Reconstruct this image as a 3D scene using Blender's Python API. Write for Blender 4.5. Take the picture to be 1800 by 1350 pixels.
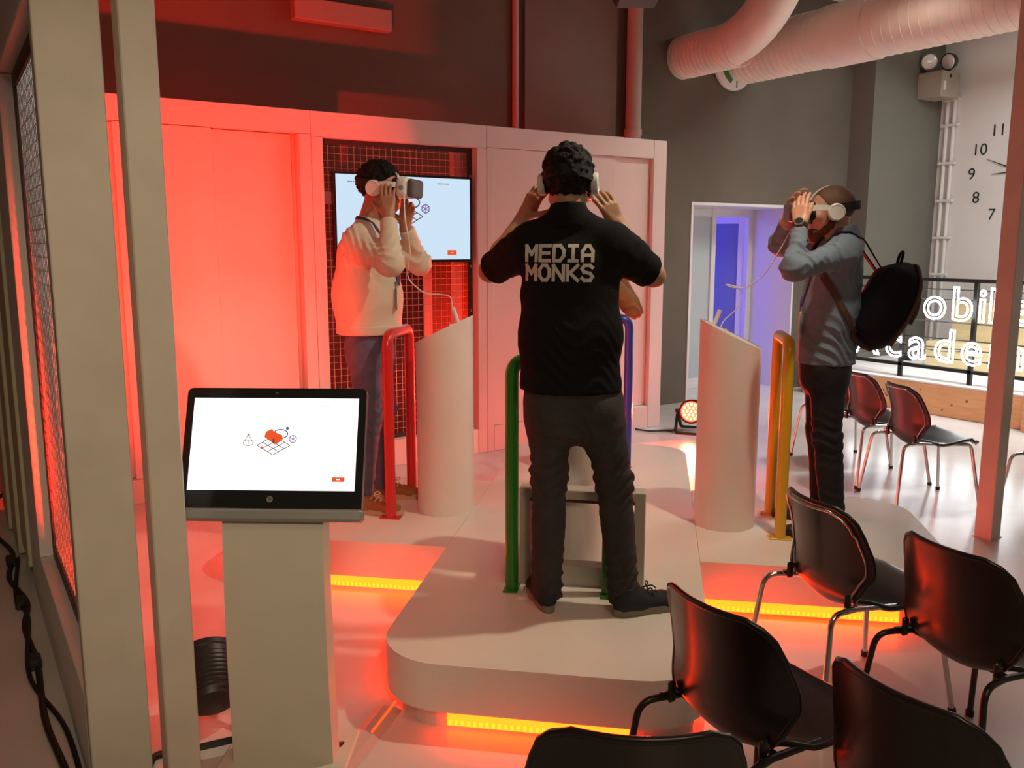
import bpy, bmesh, math, random
import numpy as np
from mathutils import Vector, Matrix
from mathutils.bvhtree import BVHTree
from math import sin, cos, pi, radians, sqrt, atan2
random.seed(7)
sc = bpy.context.scene
for o in list(bpy.data.objects): bpy.data.objects.remove(o)
COL = sc.collection
# ---------------------------------------------------------------- camera
FPX, PITCH, YAW, CAMH = 1530.0, radians(9.1), radians(57), 1.68
FW = Vector((cos(YAW)*cos(PITCH), sin(YAW)*cos(PITCH), -sin(PITCH)))
RT = Vector((sin(YAW), -cos(YAW), 0)); UP = RT.cross(FW)
CAM = Vector((0, 0, CAMH))
cd = bpy.data.cameras.new('camera'); co = bpy.data.objects.new('camera', cd); COL.objects.link(co)
cd.sensor_fit = 'HORIZONTAL'; cd.sensor_width = 36; cd.lens = FPX/1800*36; cd.clip_end = 100; cd.clip_start = .05
m = Matrix.Identity(4)
for i in range(3): m[i][0], m[i][1], m[i][2], m[i][3] = RT[i], UP[i], -FW[i], CAM[i]
co.matrix_world = m; sc.camera = co
# ---------------------------------------------------------------- view, world, spotlight and fill lights
sc.view_settings.view_transform = 'Standard'; sc.view_settings.look = 'None'
sc.view_settings.gamma = 1; sc.view_settings.use_curve_mapping = False; sc.view_settings.exposure = 0.0
w = bpy.data.worlds.new('world'); sc.world = w; w.use_nodes = True
w.node_tree.nodes['Background'].inputs[0].default_value = (1.0, .76, .50, 1)
w.node_tree.nodes['Background'].inputs[1].default_value = .055
RED = (1.0, .021, .006)
def lamp(name, typ, loc, energy, color, target=None, **k):
    d = bpy.data.lights.new(name, typ); d.energy = energy; d.color = color
    for a, b in k.items(): setattr(d, a, b)
    o = bpy.data.objects.new(name, d); COL.objects.link(o); o.location = loc
    if target is not None: o.rotation_euler = (Vector(target)-Vector(loc)).to_track_quat('-Z', 'Y').to_euler()
    return o
# ceiling spotlight over the front of the platform, then added fill lights without fixtures
SPOT = Vector((3.0, 2.1, 3.45))
lamp('ceiling_spot_light', 'SPOT', SPOT-Vector((0,0,.05)), 158, (1, .85, .62), (2.2, 3.7, .3), spot_size=radians(74), spot_blend=.5, shadow_soft_size=.05)
lamp('stage_fill', 'AREA', (8.3, 3.1, 4.3), 175, (.95, .98, 1.0), (8.3, 3.1, 0), size=1.6)  # added soft fill over the stage and right wall, no lamp known there
lamp('stage_floor_fill', 'SPOT', (7.4, 3.5, 4.35), 1050, (.95, .98, 1.0), (7.3, 3.5, 0), spot_size=radians(100), spot_blend=.6, shadow_soft_size=.3)  # added fill that brightens the floor around the far chairs
lamp('aisle_fill', 'SPOT', (6.3, 4.2, 4.2), 130, (1, .92, .78), (6.2, 5.1, 0), spot_size=radians(104), spot_blend=.6, shadow_soft_size=.15)  # added warm fill for the right partition and the duct
lamp('room_fill', 'AREA', (.9, -1.2, 3.9), 38, (1, .78, .51), (.9, -1.2, 0), size=1.8)  # unseen fill behind the camera, added to lift the dim foreground
lamp('kiosk_fill', 'SPOT', (-.35, -1.5, 3.1), 275, (1, .79, .53), (.72, 2.7, 1.25), spot_size=radians(38), spot_blend=.9, shadow_soft_size=.25)  # invented beam that brightens the kiosk and the left posts

# ---------------------------------------------------------------- platform frame
PA = radians(47.5)
PU = Vector((cos(PA), sin(PA), 0)); PV = Vector((sin(PA), -cos(PA), 0))
PC_R, PC_A = -.372, 4.45           # centre of the cross-shaped platform (right, along)
DECK = .26
def PW(r, a, z=0.): v = PV*r+PU*a; return Vector((v.x, v.y, z))
def VW(r, a, z): v = PV*r+PU*a; return Vector((v.x, v.y, z))
# ---------------------------------------------------------------- materials
def s2l(c): return tuple(((x/255)/12.92 if x/255 <= .04045 else ((x/255+.055)/1.055)**2.4) for x in c)
def mat(name, color, rough=.5, metal=0, spec=.5, emit=None, estr=0, noise=0, nscale=8, bump=0, bscale=60, coat=0, col2=None, detail=3, stretch=None, wear=None):
    M = bpy.data.materials.new(name); M.use_nodes = True; nt = M.node_tree; b = nt.nodes['Principled BSDF']
    b.inputs['Base Color'].default_value = (*color, 1); b.inputs['Roughness'].default_value = rough
    b.inputs['Metallic'].default_value = metal; b.inputs['Specular IOR Level'].default_value = spec
    if coat: b.inputs['Coat Weight'].default_value = coat; b.inputs['Coat Roughness'].default_value = .08
    if emit: b.inputs['Emission Color'].default_value = (*emit, 1); b.inputs['Emission Strength'].default_value = estr
    src = None
    if noise or bump or col2:
        tc = nt.nodes.new('ShaderNodeTexCoord'); mp = nt.nodes.new('ShaderNodeMapping'); nt.links.new(tc.outputs['Object'], mp.inputs[0])
        if stretch: mp.inputs['Scale'].default_value = stretch
        src = mp.outputs[0]
    if noise or col2:
        n = nt.nodes.new('ShaderNodeTexNoise'); n.inputs['Scale'].default_value = nscale; n.inputs['Detail'].default_value = detail
        nt.links.new(src, n.inputs['Vector'])
        r = nt.nodes.new('ShaderNodeValToRGB'); r.color_ramp.elements[0].position = .3; r.color_ramp.elements[1].position = .7
        c2 = col2 or tuple(min(1, x*(1+noise)) for x in color); c1 = color if col2 else tuple(x*(1-noise) for x in color)
        r.color_ramp.elements[0].color = (*c1, 1); r.color_ramp.elements[1].color = (*c2, 1)
        nt.links.new(n.outputs['Fac'], r.inputs[0]); nt.links.new(r.outputs[0], b.inputs['Base Color'])
    if bump:
        n2 = nt.nodes.new('ShaderNodeTexNoise'); n2.inputs['Scale'].default_value = bscale; n2.inputs['Detail'].default_value = 4
        nt.links.new(src, n2.inputs['Vector'])
        bp = nt.nodes.new('ShaderNodeBump'); bp.inputs['Strength'].default_value = bump; bp.inputs['Distance'].default_value = .01
        nt.links.new(n2.outputs['Fac'], bp.inputs['Height']); nt.links.new(bp.outputs[0], b.inputs['Normal'])
    return M
def emis(name, color, strength):
    M = bpy.data.materials.new(name); M.use_nodes = True; nt = M.node_tree; nt.nodes.clear()
    e = nt.nodes.new('ShaderNodeEmission'); e.inputs[0].default_value = (*color, 1); e.inputs[1].default_value = strength
    o = nt.nodes.new('ShaderNodeOutputMaterial'); nt.links.new(e.outputs[0], o.inputs[0]); return M
MT = dict(
 white=mat('white_laminate', (.74, .71, .66), .38, noise=.03, nscale=3),
 deck=mat('white_deck', (.74, .70, .63), .3, noise=.04, nscale=2.2),
 panel=mat('painted_white_board', (.72, .66, .62), .5, noise=.03, nscale=2, bump=.02, bscale=120),
 post=mat('painted_post', (.57, .515, .44), .5, noise=.06, nscale=6, bump=.03),
 beige=mat('beige_board', (.52, .47, .33), .6, noise=.05),
 greywall=mat('grey_plaster', (.125, .105, .078), .85, noise=.10, nscale=1.3, bump=.12, bscale=35),
 greywall2=mat('grey_plaster_green', (.15, .146, .12), .85, noise=.06, nscale=1.3, bump=.1, bscale=35),
 whitewall=mat('white_wall', (.70, .68, .64), .8, noise=.03, nscale=1.5, bump=.05),
 ceil=mat('ceiling_paint', (.42, .40, .36), .9, noise=.05),
 floor=mat('epoxy_floor', (.60, .57, .54), .2, noise=.16, nscale=1.1, bump=.015, bscale=9, detail=5),
 duct=mat('duct_white', (.82, .73, .64), .5, noise=.03),
 pipe=mat('pipe_paint', (.45, .36, .30), .6),
 steel=mat('galvanised_wire', (.50, .47, .45), .35, .7),
 meshframe=mat('mesh_frame_black', (.035, .03, .03), .5),
 black=mat('black_plastic', (.018, .018, .018), .42),
 blackgloss=mat('black_gloss_bezel', (.012, .013, .013), .18),
 silver=mat('silver_plastic', (.30, .30, .29), .4, .3),
 kiosk=mat('kiosk_paint', (.62, .58, .49), .42, noise=.02),
 red=mat('red_paint', (.62, .018, .016), .3, coat=.3),
 yellow=mat('yellow_paint', (.72, .42, .015), .3, coat=.3),
 green=mat('green_paint', (.02, .20, .015), .3, coat=.3),
 blue=mat('blue_paint', (.012, .04, .33), .3, coat=.3),
 chrome=mat('chrome_tube', (.72, .70, .68), .16, 1),
 darktube=mat('dark_tube', (.05, .045, .04), .3, .6),
 shell=mat('brown_black_shell', (.018, .013, .012), .3, coat=.1, noise=.1, nscale=20),
 trim=mat('chair_edge_trim', (.55, .50, .48), .25, .8),
 darktrim=mat('chair_edge_dark', (.03, .026, .024), .25),
 rubber=mat('rubber', (.02, .02, .02), .7),
 ply=mat('plywood', (.74, .43, .20), .55, col2=(.62, .33, .14), nscale=3, stretch=(1, 1, 9)),
 plypale=mat('pale_plywood', (.60, .50, .28), .6, col2=(.52, .42, .22), nscale=3, stretch=(1, 1, 9)),
 knot=mat('plywood_knot', (.22, .11, .05), .6),
 blackmetal=mat('black_metal', (.02, .022, .02), .4, .5),
 blacktext=mat('black_print', (.02, .018, .016), .6),
 skinL=mat('skin_tan', (.36, .17, .10), .5, noise=.08, nscale=40), skinC=mat('skin_olive', (.40, .22, .13), .5, noise=.08, nscale=40),
 skinR=mat('skin_fair', (.52, .27, .18), .5, noise=.08, nscale=40),
 hair=mat('black_hair', (.007, .006, .005), .7, spec=.2, bump=.9, bscale=110), hairR=mat('shaved_hair', (.13, .065, .04), .7, noise=.2, nscale=150),
 beard=mat('brown_beard', (.10, .035, .018), .7, bump=.8, bscale=160),
 blackshirt=mat('black_cotton', (.007, .0065, .007), .9, spec=.15, bump=.15, bscale=90),
 sweater=mat('cream_sweater', (.58, .49, .39), .9, bump=.25, bscale=140),
 greyshirt=mat('slate_shirt', (.145, .19, .25), .85, bump=.2, bscale=120),
 brownjacket=mat('tan_jacket', (.30, .15, .05), .8, bump=.15, bscale=90),
 jeans=mat('blue_jeans', (.085, .09, .15), .9, noise=.2, nscale=14, bump=.2, bscale=150),
 darkjeans=mat('charcoal_jeans', (.032, .028, .028), .9, noise=.2, nscale=14, bump=.2, bscale=150),
 blackjeans=mat('black_jeans', (.008, .008, .011), .9, bump=.2, bscale=150),
 shoeblack=mat('charcoal_suede', (.018, .019, .021), .85, bump=.1), soleg=mat('grey_rubber_sole', (.22, .20, .16), .7),
 shoebrown=mat('tan_leather', (.30, .11, .03), .6), soleb=mat('gum_sole', (.48, .34, .22), .7), lace=mat('pale_lace', (.6, .5, .42), .8),
 shoedark=mat('dark_brown_leather', (.03, .02, .015), .5),
 hswhite=mat('headset_white', (.72, .70, .68), .35), hsgrey=mat('headset_grey', (.10, .085, .085), .45), foam=mat('black_foam', (.012, .012, .012), .9),
 lanyard=mat('blue_lanyard', (.03, .03, .12), .7), card=mat('badge_card', (.62, .55, .50), .4),
 cable=mat('white_cable', (.72, .68, .66), .45), blackcable=mat('black_cable', (.015, .012, .012), .5),
 bag=mat('navy_bag', (.006, .007, .013), .85, spec=.2, bump=.2, bscale=120), bagtrim=mat('brown_leather_trim', (.07, .032, .02), .6),
 tape=mat('clear_tape', (.60, .42, .38), .2), glassb=mat('tinted_door_glass', (.16, .18, .34), .2), glassf=mat('frosted_glass', (.45, .50, .52), .25),
 doorwhite=mat('door_white', (.68, .66, .66), .4), hinge=mat('steel_hinge', (.5, .5, .5), .3, .9),
 neon=emis('neon_white', (.93, .96, 1.0), 12), scr=emis('screen_white', (1, 1, .985), 1.6), tvscr=emis('tv_screen', (.66, .83, 1.0), .93),
 orange=emis('screen_orange', (.85, .10, .025), 1), sblue=emis('screen_blue', (.03, .12, .35), 1), sgrey=emis('screen_grey', (.35, .28, .26), 1),
 spale=emis('screen_pale_text', (.86, .92, .93), 1), spurple=emis('screen_purple', (.22, .08, .3), 1), sdark=emis('screen_dark', (.10, .05, .05), 1), sblack=emis('screen_ring', (.05, .06, .09), 1),
 led=emis('led_strip', (1, .027, .0012), 24.0), leddot=emis('led_dot', (1, .031, .0014), 28.0), parlens=emis('par_lens', (1, .05, .02), 10),
 parhot=emis('par_led', (1, .16, .07), 14), bluelens=emis('blue_lens', (.05, .04, 1), 8),
 lampglow=emis('lamp_glow', (1, .85, .65), 6), lampglass=mat('lamp_glass', (.75, .73, .66), .12), greenmark=mat('green_mark', (.05, .22, .03), .5),
 logo=mat('logo_grey', (.32, .32, .32), .35, .4), labelw=mat('label_white', (.7, .7, .68), .5), watchm=mat('watch_steel', (.4, .39, .36), .25, .9),
)
# ---------------------------------------------------------------- mesh helpers
def NB(): return bmesh.new()
def xf(loc=(0, 0, 0), rz=0, rx=0, ry=0): return Matrix.Translation(Vector(loc)) @ Matrix.Rotation(rz, 4, 'Z') @ Matrix.Rotation(ry, 4, 'Y') @ Matrix.Rotation(rx, 4, 'X')
def box(bm, lo, hi, bev=0, M=None, seg=1):
    lo, hi = Vector(lo), Vector(hi); c = (lo+hi)/2; s = hi-lo
    r = bmesh.ops.create_cube(bm, size=1); vs = r['verts']
    for v in vs: v.co = Vector((v.co.x*s.x, v.co.y*s.y, v.co.z*s.z))+c
    if bev:
        es = {e for v in vs for e in v.link_edges}
        q = bmesh.ops.bevel(bm, geom=list(es), offset=bev, segments=seg, affect='EDGES', profile=.5)
        vs = list({v for f in q['faces'] for v in f.verts} | {v for v in vs if v.is_valid})
    if M is not None:
        for v in vs: v.co = M @ v.co
    return bm
def frame_of(t):
    t = t.normalized(); a = Vector((0, 0, 1)) if abs(t.z) < .95 else Vector((1, 0, 0))
    u = t.cross(a).normalized(); return u, t.cross(u).normalized()
def tube(bm, pts, r, n=8, closed=False, caps=True):
    pts = [Vector(p) for p in pts]; N = len(pts); rings = []
    rr = r if isinstance(r, (list, tuple)) else [r]*N
    u = None
    for i, p in enumerate(pts):
        if closed: t = pts[(i+1) % N]-pts[i-1]
        else: t = pts[min(i+1, N-1)]-pts[max(i-1, 0)]
        t.normalize()
        if u is None: u, v = frame_of(t)
        else: u = (u-t*u.dot(t)).normalized(); v = t.cross(u)
        rings.append([bm.verts.new(p+(u*cos(2*pi*k/n)+v*sin(2*pi*k/n))*rr[i]) for k in range(n)])
    for i in range(N if closed else N-1):
        A, B = rings[i], rings[(i+1) % N]
        for k in range(n): bm.faces.new((A[k], A[(k+1) % n], B[(k+1) % n], B[k]))
    if caps and not closed: bm.faces.new(rings[0][::-1]); bm.faces.new(rings[-1])
    return bm
def cyl(bm, a, b, r0, r1=None, n=24): return tube(bm, [a, b], [r0, r0 if r1 is None else r1], n)
def lathe(bm, prof, n=24, M=None):
    rings = []
    for (r, z) in prof:
        rings.append([bm.verts.new((M or Matrix()) @ Vector((r*cos(2*pi*k/n), r*sin(2*pi*k/n), z))) for k in range(n)])
    for A, B in zip(rings, rings[1:]):
        for k in range(n): bm.faces.new((A[k], A[(k+1) % n], B[(k+1) % n], B[k]))
    bm.faces.new(rings[0][::-1]); bm.faces.new(rings[-1]); return bm
def prism(bm, poly, z0, z1, M=None):
    M = M or Matrix(); a = [bm.verts.new(M @ Vector((x, y, z0))) for x, y in poly]; b = [bm.verts.new(M @ Vector((x, y, z1))) for x, y in poly]; n = len(poly)
    bm.faces.new(a[::-1]); bm.faces.new(b)
    for i in range(n): bm.faces.new((a[i], a[(i+1) % n], b[(i+1) % n], b[i]))
    return bm
def strip(bm, poly, z0, z1, M=None, closed=True):
    M = M or Matrix(); a = [bm.verts.new(M @ Vector((x, y, z0))) for x, y in poly]; b = [bm.verts.new(M @ Vector((x, y, z1))) for x, y in poly]; n = len(poly)
    for i in range(n if closed else n-1): bm.faces.new((a[i], a[(i+1) % n], b[(i+1) % n], b[i]))
    return bm
def ribbon(bm, pts, normals, w, th):
    pts = [Vector(p) for p in pts]; R = []
    for i, p in enumerate(pts):
        t = (pts[min(i+1, len(pts)-1)]-pts[max(i-1, 0)]).normalized(); n = Vector(normals[i]).normalized(); s = t.cross(n).normalized()
        R.append([bm.verts.new(p+s*w/2), bm.verts.new(p-s*w/2), bm.verts.new(p-s*w/2+n*th), bm.verts.new(p+s*w/2+n*th)])
    for A, B in zip(R, R[1:]):
        for k in range(4): bm.faces.new((A[k], A[(k+1) % 4], B[(k+1) % 4], B[k]))
    bm.faces.new(R[0][::-1]); bm.faces.new(R[-1]); return bm
def catmull(P, n=6):
    P = [Vector(p) for p in P]; out = []
    for i in range(len(P)-1):
        a, b, c, d = P[max(i-1, 0)], P[i], P[i+1], P[min(i+2, len(P)-1)]
        for k in range(n):
            t = k/n; out.append(.5*((2*b)+(c-a)*t+(2*a-5*b+4*c-d)*t*t+(3*b-a-3*c+d)*t**3))
    return out+[P[-1]]
def bend(P, r, n=5):
    P = [Vector(p) for p in P]; out = [P[0]]
    for i in range(1, len(P)-1):
        a = (P[i-1]-P[i]); b = (P[i+1]-P[i]); ra = min(r, a.length*.49, b.length*.49); s = P[i]+a.normalized()*ra; e = P[i]+b.normalized()*ra
        for k in range(n+1): t = k/n; out.append(s*(1-t)**2+P[i]*2*t*(1-t)+e*t*t)
    return out+[P[-1]]
def mesh_obj(name, bm, material, parent=None, smooth=None, world=False):
    me = bpy.data.meshes.new(name)
    if world and parent is not None:
        bm.transform(parent.matrix_basis.inverted())
    bmesh.ops.recalc_face_normals(bm, faces=bm.faces)
    bm.to_mesh(me); bm.free(); me.materials.append(material if not isinstance(material, str) else MT[material])
    if smooth is not None: me.shade_auto(smooth) if hasattr(me, 'shade_auto') else autosmooth(me, smooth)
    o = bpy.data.objects.new(name, me); COL.objects.link(o)
    if parent is not None: o.parent = parent
    return o
def autosmooth(me, ang):
    for p in me.polygons: p.use_smooth = True
    me.set_sharp_from_angle(angle=radians(ang))
def tag(o, label=None, cat=None, group=None, kind=None):
    if label: o['label'] = label
    if cat: o['category'] = cat
    if group: o['group'] = group
    if kind: o['kind'] = kind
    return o
def thing(name, label, cat, loc=(0, 0, 0), rz=0, group=None):
    o = bpy.data.objects.new(name, None); COL.objects.link(o); o.empty_display_size = .1
    o.matrix_basis = xf(loc, rz); return tag(o, label, cat, group)
def wpart(root, name, bm, material, smooth=None): return mesh_obj(name, bm, material, root, smooth, world=True)
def part(root, name, bm, material, smooth=None): return mesh_obj(name, bm, material, root, smooth)
def copy_tree(o, parent=None):
    c = o.copy(); COL.objects.link(c)
    if parent is not None: c.parent = parent
    for ch in o.children: copy_tree(ch, c)
    return c
def struct(name, bm, material, parent=None, smooth=None):
    o = mesh_obj(name, bm, material, parent, smooth)
    if parent is None: o['kind'] = 'structure'
    return o
def text_bm(body, size, mode='fill', bevel=0, align='CENTER'):
    cu = bpy.data.curves.new('t', 'FONT'); cu.body = body; cu.size = size; cu.align_x = align; cu.resolution_u = 4
    if mode == 'fill': cu.extrude = .001
    else: cu.fill_mode = 'NONE'; cu.bevel_depth = bevel; cu.bevel_resolution = 1
    o = bpy.data.objects.new('t', cu); COL.objects.link(o)
    dg = bpy.context.evaluated_depsgraph_get(); me = bpy.data.meshes.new_from_object(o.evaluated_get(dg))
    bm = bmesh.new(); bm.from_mesh(me); bpy.data.objects.remove(o); bpy.data.curves.remove(cu); bpy.data.meshes.remove(me)
    return bm
# ================================================================ ROOM
YB, YR, XR, XS, ZC = 6.75, 6.45, 10.5, 9.15, 4.5      # back wall, its forward part, right wall, pilaster, ceiling
DX0, DX1, DZ = 6.61, 8.27, 2.12                     # doorway
bm = NB(); box(bm, (-4, -4, -.1), (14, 12.5, 0)); struct('floor', bm, 'floor')
bm = NB(); box(bm, (-4, -4, ZC), (14, 12.5, ZC+.1)); struct('ceiling', bm, 'ceil')
bm = NB()
box(bm, (-4, YB, 0), (DX0, YB+.62, ZC)); box(bm, (DX0, YB, DZ), (DX1, YB+.62, ZC)); box(bm, (DX1, YB, 0), (XS, YB+.62, ZC))
struct('wall_back', bm, 'greywall')
bm = NB(); box(bm, (XS, YR, 0), (XR, YB+.62, ZC)); struct('wall_back_right', bm, 'greywall2')
bm = NB(); box(bm, (XR, -4, 0), (XR+.2, YB+.62, ZC)); struct('wall_right', bm, 'whitewall')
# white reveal of the doorway, glazed screen and door leaf deeper in
bm = NB(); box(bm, (DX0, YB-.012, DZ-.03), (DX1, YB+.62, DZ-.0)); box(bm, (DX1-.03, YB-.012, 0), (DX1-.001, YB+.62, DZ-.03)); box(bm, (DX0, YB-.012, 0), (DX0+.03, YB+.62, DZ-.03))
struct('trim_1', bm, 'doorwhite')
yd = YB+.60
win = bpy.data.objects.new('window_1', None); COL.objects.link(win); win['kind'] = 'structure'
bm = NB(); xa, xb = DX0+.03, 7.62
for lo, hi in [((xa, yd, 0), (xa+.06, yd+.06, 2.09)), ((xb-.07, yd, 0), (xb, yd+.06, 2.09)), ((xa, yd, 2.0), (xb, yd+.06, 2.09)), ((xa, yd, 0), (xb, yd+.06, .12))]: box(bm, lo, hi, .004)
part(win, 'window_frame', bm, 'doorwhite'); bm = NB(); box(bm, (xa+.05, yd+.025, .1), (xb-.05, yd+.035, 2.02)); part(win, 'pane', bm, 'glassf')
dr = bpy.data.objects.new('door_1', None); COL.objects.link(dr); dr['kind'] = 'structure'; dr.location = (8.2, yd+.06, 0); dr.rotation_euler = (0, 0, radians(118))
W = .60
bm = NB()
for lo, hi in [((0, -.02, .02), (.1, .02, 2.03)), ((W-.1, -.02, .02), (W, .02, 2.03)), ((.1, -.02, 1.93), (W-.1, .02, 2.03)), ((.1, -.02, .02), (W-.1, .02, .2))]: box(bm, lo, hi, .003)
part(dr, 'door_frame', bm, 'doorwhite'); bm = NB(); box(bm, (.09, -.005, .18), (W-.09, .005, 1.95)); part(dr, 'pane', bm, 'glassb')
for z in (.72, 1.52, 1.78):
    bm = NB(); box(bm, (-.03, -.035, z), (.05, -.02, z+.09), .002); cyl(bm, (0, -.04, z-.005), (0, -.04, z+.095), .012, n=10); part(dr, 'hinge', bm, 'hinge')
for s in (-1, 1):
    bm = NB(); tube(bm, bend([(W-.05, .02*s, 1.0), (W-.05, .06*s, 1.0), (W-.16, .06*s, 1.0)], .015), .009, 8); part(dr, 'handle', bm, 'hinge', 40)
    bm = NB(); cyl(bm, (W-.05, .02*s, 1.13), (W-.05, .03*s, 1.13), .022); part(dr, 'lock', bm, 'hinge')
bm = NB(); box(bm, (8.16, yd, 0), (8.24, yd+.06, 2.09)); box(bm, (7.54, yd-.006, 2.0), (8.16, yd+.07, 2.09)); struct('trim_2', bm, 'doorwhite')
# blue lit room beyond
bm = NB(); box(bm, (6.3, 9.6, 0), (11.2, 9.7, 3)); struct('wall_far', bm, 'whitewall')
bm = NB(); box(bm, (6.2, YB+.62, 0), (6.3, 9.7, 3)); struct('wall_far_left', bm, 'whitewall')
bm = NB(); box(bm, (11.2, YB+.62, 0), (11.3, 9.7, 3)); struct('wall_far_right', bm, 'whitewall')
bm = NB(); box(bm, (6.2, YB+.62, 3), (11.3, 9.7, 3.1)); struct('ceiling_far', bm, 'ceil')
lamp('blue_room_lamp', 'POINT', (9.3, 8.7, 1.6), 750, (.10, .07, 1), shadow_soft_size=.15)
lamp('hall_lamp', 'POINT', (6.75, 8.6, 2.4), 7, (.8, .9, 1), shadow_soft_size=.15)

# pipes and boxes on the back wall
o = tag(mesh_obj('thin_pipe', cyl(NB(), (4.40, YB-.03, 0), (4.40, YB-.03, ZC), .028, n=12), mat('thin_pipe_red', (.55, .30, .24), .5), smooth=40), 'thin salmon vertical pipe on the back wall above the partition', 'pipe')
t = thing('thick_pipe', 'thick painted vertical drain pipe on the grey back wall', 'pipe', (5.72, YB-.09, 0))
wpart(t, 'pipe', cyl(NB(), (5.72, YB-.09, 0), (5.72, YB-.09, ZC), .075, n=20), 'pipe', 40)
for z in (1.2, 2.72, 3.9): wpart(t, 'collar', cyl(NB(), (5.72, YB-.09, z), (5.72, YB-.09, z+.06), .086, n=20), 'pipe', 40)
bm = NB(); box(bm, (4.50, YB-.035, 0), (5.55, YB-.002, ZC)); struct('wall_pilaster', bm, mat('brown_plaster', (.17, .125, .10), .85, noise=.06, nscale=1.5, bump=.1, bscale=35))
bm = NB(); box(bm, (2.38, YB-.10, 3.36), (3.18, YB, 3.52), .006)
tag(mesh_obj('wall_box', bm, mat('dark_red_trunking', (.30, .22, .18), .6)), 'long shallow trunking box high on the red-lit wall', 'wall box')

# ducts
t = thing('elbow_duct', 'white ribbed ventilation duct with an upward elbow, leaving the grey wall', 'duct', (6.42, YB, 3.52))
pth = bend([(6.42, YB, 3.53), (6.42, 5.80, 3.53), (6.55, 5.32, 4.5)], .5, 10)
wpart(t, 'pipe', tube(NB(), pth, .205, 32), 'duct', 50)
def rings(t, p0, p1, r, n, name='rib', rr=.006):
    bm = NB(); p0, p1 = Vector(p0), Vector(p1); d = (p1-p0).normalized(); u, v = frame_of(d)
    for i in range(n):
        c = p0.lerp(p1, (i+.5)/n)
        tube(bm, [c+(u*cos(2*pi*k/28)+v*sin(2*pi*k/28))*r for k in range(28)], rr, 4, closed=True)
    o = wpart(t, name, bm, 'duct', 60); return o
rings(t, (6.42, YB-.05, 3.53), (6.42, 5.95, 3.53), .205, 14, 'ribbing', .004)['kind'] = 'stuff'
t = thing('large_duct', 'large white spiral ventilation duct crossing the upper right', 'duct', (7.25, YB, 3.60))
AX = lambda y: Vector((7.25, y, 3.62))
wpart(t, 'pipe', cyl(NB(), AX(YB-.07), AX(-1.0), .27, n=40), 'duct', 50)
wpart(t, 'sleeve', cyl(NB(), AX(5.62), AX(5.12), .285, n=40), 'duct', 50)
rings(t, AX(YB-.1), AX(5.66), .271, 14, 'ribbing', .004)['kind'] = 'stuff'
rings(t, AX(5.05), AX(1.5), .271, 40, 'ribbing', .0045)['kind'] = 'stuff'
t = thing('slim_duct', 'slim cream pipe running under the ceiling beyond the large duct', 'duct', (9.2, 5.2, 4.0))
wpart(t, 'pipe', cyl(NB(), (8.6, 5.9, 4.06), (10.4, 3.6, 3.80), .11, n=20), 'duct', 40)
for q in (.2, .8):
    c = Vector((8.6, 5.9, 4.06)).lerp(Vector((10.4, 3.6, 3.80)), q); wpart(t, 'hanger', cyl(NB(), c, (c.x, c.y, ZC), .012, n=8), 'steel')
for i, (x, y) in enumerate([(7.3, 4.6), (8.3, 4.6)]):
    bm = NB(); box(bm, (x, -3, ZC-.22), (x+.18, YR, ZC), .01); struct('trim_%d' % (i+3), bm, mat('beam_paint', (.55, .50, .42), .7))
t = thing('round_wall_sign', 'round white wall sign with green mark behind the large duct', 'sign', (7.10, YB, 3.55))
Mx = Matrix.Translation((7.12, YB, 3.56)) @ Matrix.Rotation(pi/2, 4, 'X')
wpart(t, 'disc', lathe(NB(), [(.26, 0), (.285, .02), (.285, .05), (.265, .06)], 40, Mx), 'labelw', 40)
bm = NB(); prism(bm, [(-.20, -.08), (-.13, -.17), (-.06, -.22), (-.03, -.18), (-.09, -.12), (-.15, -.03), (-.19, -.01)], .06, .066, Mx); wpart(t, 'green_mark', bm, 'greenmark')
bm = NB(); prism(bm, [(.03, -.26), (.04, -.26), (.04, -.17), (.03, -.17)], .06, .065, Mx); wpart(t, 'tick', bm, 'blacktext')
# small black projector hanging at the top edge of the view
c = CAM+(FW+RT*(1128-900)/FPX+UP*(675+18)/FPX)*5.0
t = thing('stage_projector', 'black ceiling-hung projector with a small round badge', 'projector', c, YAW-pi/2)
bm = NB(); prism(bm, [(-.13, -.07), (.09, -.07), (.13, .0), (.13, .12), (-.17, .12), (-.17, .0)], -.12, .12, Matrix.Rotation(pi/2, 4, 'X')); part(t, 'body', bm, 'black')
bm = NB(); lathe(bm, [(.016, 0), (.016, .004), (.010, .006)], 20, Matrix.Translation((.06, -.12, -.02)) @ Matrix.Rotation(pi/2, 4, 'X')); part(t, 'badge', bm, 'labelw')
bm = NB(); cyl(bm, (.1, 0, .03), (.26, 0, .07), .035, n=16); part(t, 'lens', bm, 'pipe', 40)
bm = NB(); cyl(bm, (0, 0, .1), (0, 0, ZC-c.z), .02, n=10); part(t, 'mount', bm, 'black')

# ceiling spot over the platform (its light is set at the top)
t = thing('ceiling_spot', 'black spotlight hanging from the ceiling above the platform', 'spotlight', SPOT)
part(t, 'housing', lathe(NB(), [(.05, .22), (.10, .18), (.11, .0), (.105, .0)], 24), 'black', 40)
part(t, 'stem', cyl(NB(), (0, 0, .2), (0, 0, ZC-SPOT.z), .015, n=8), 'black')
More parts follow.
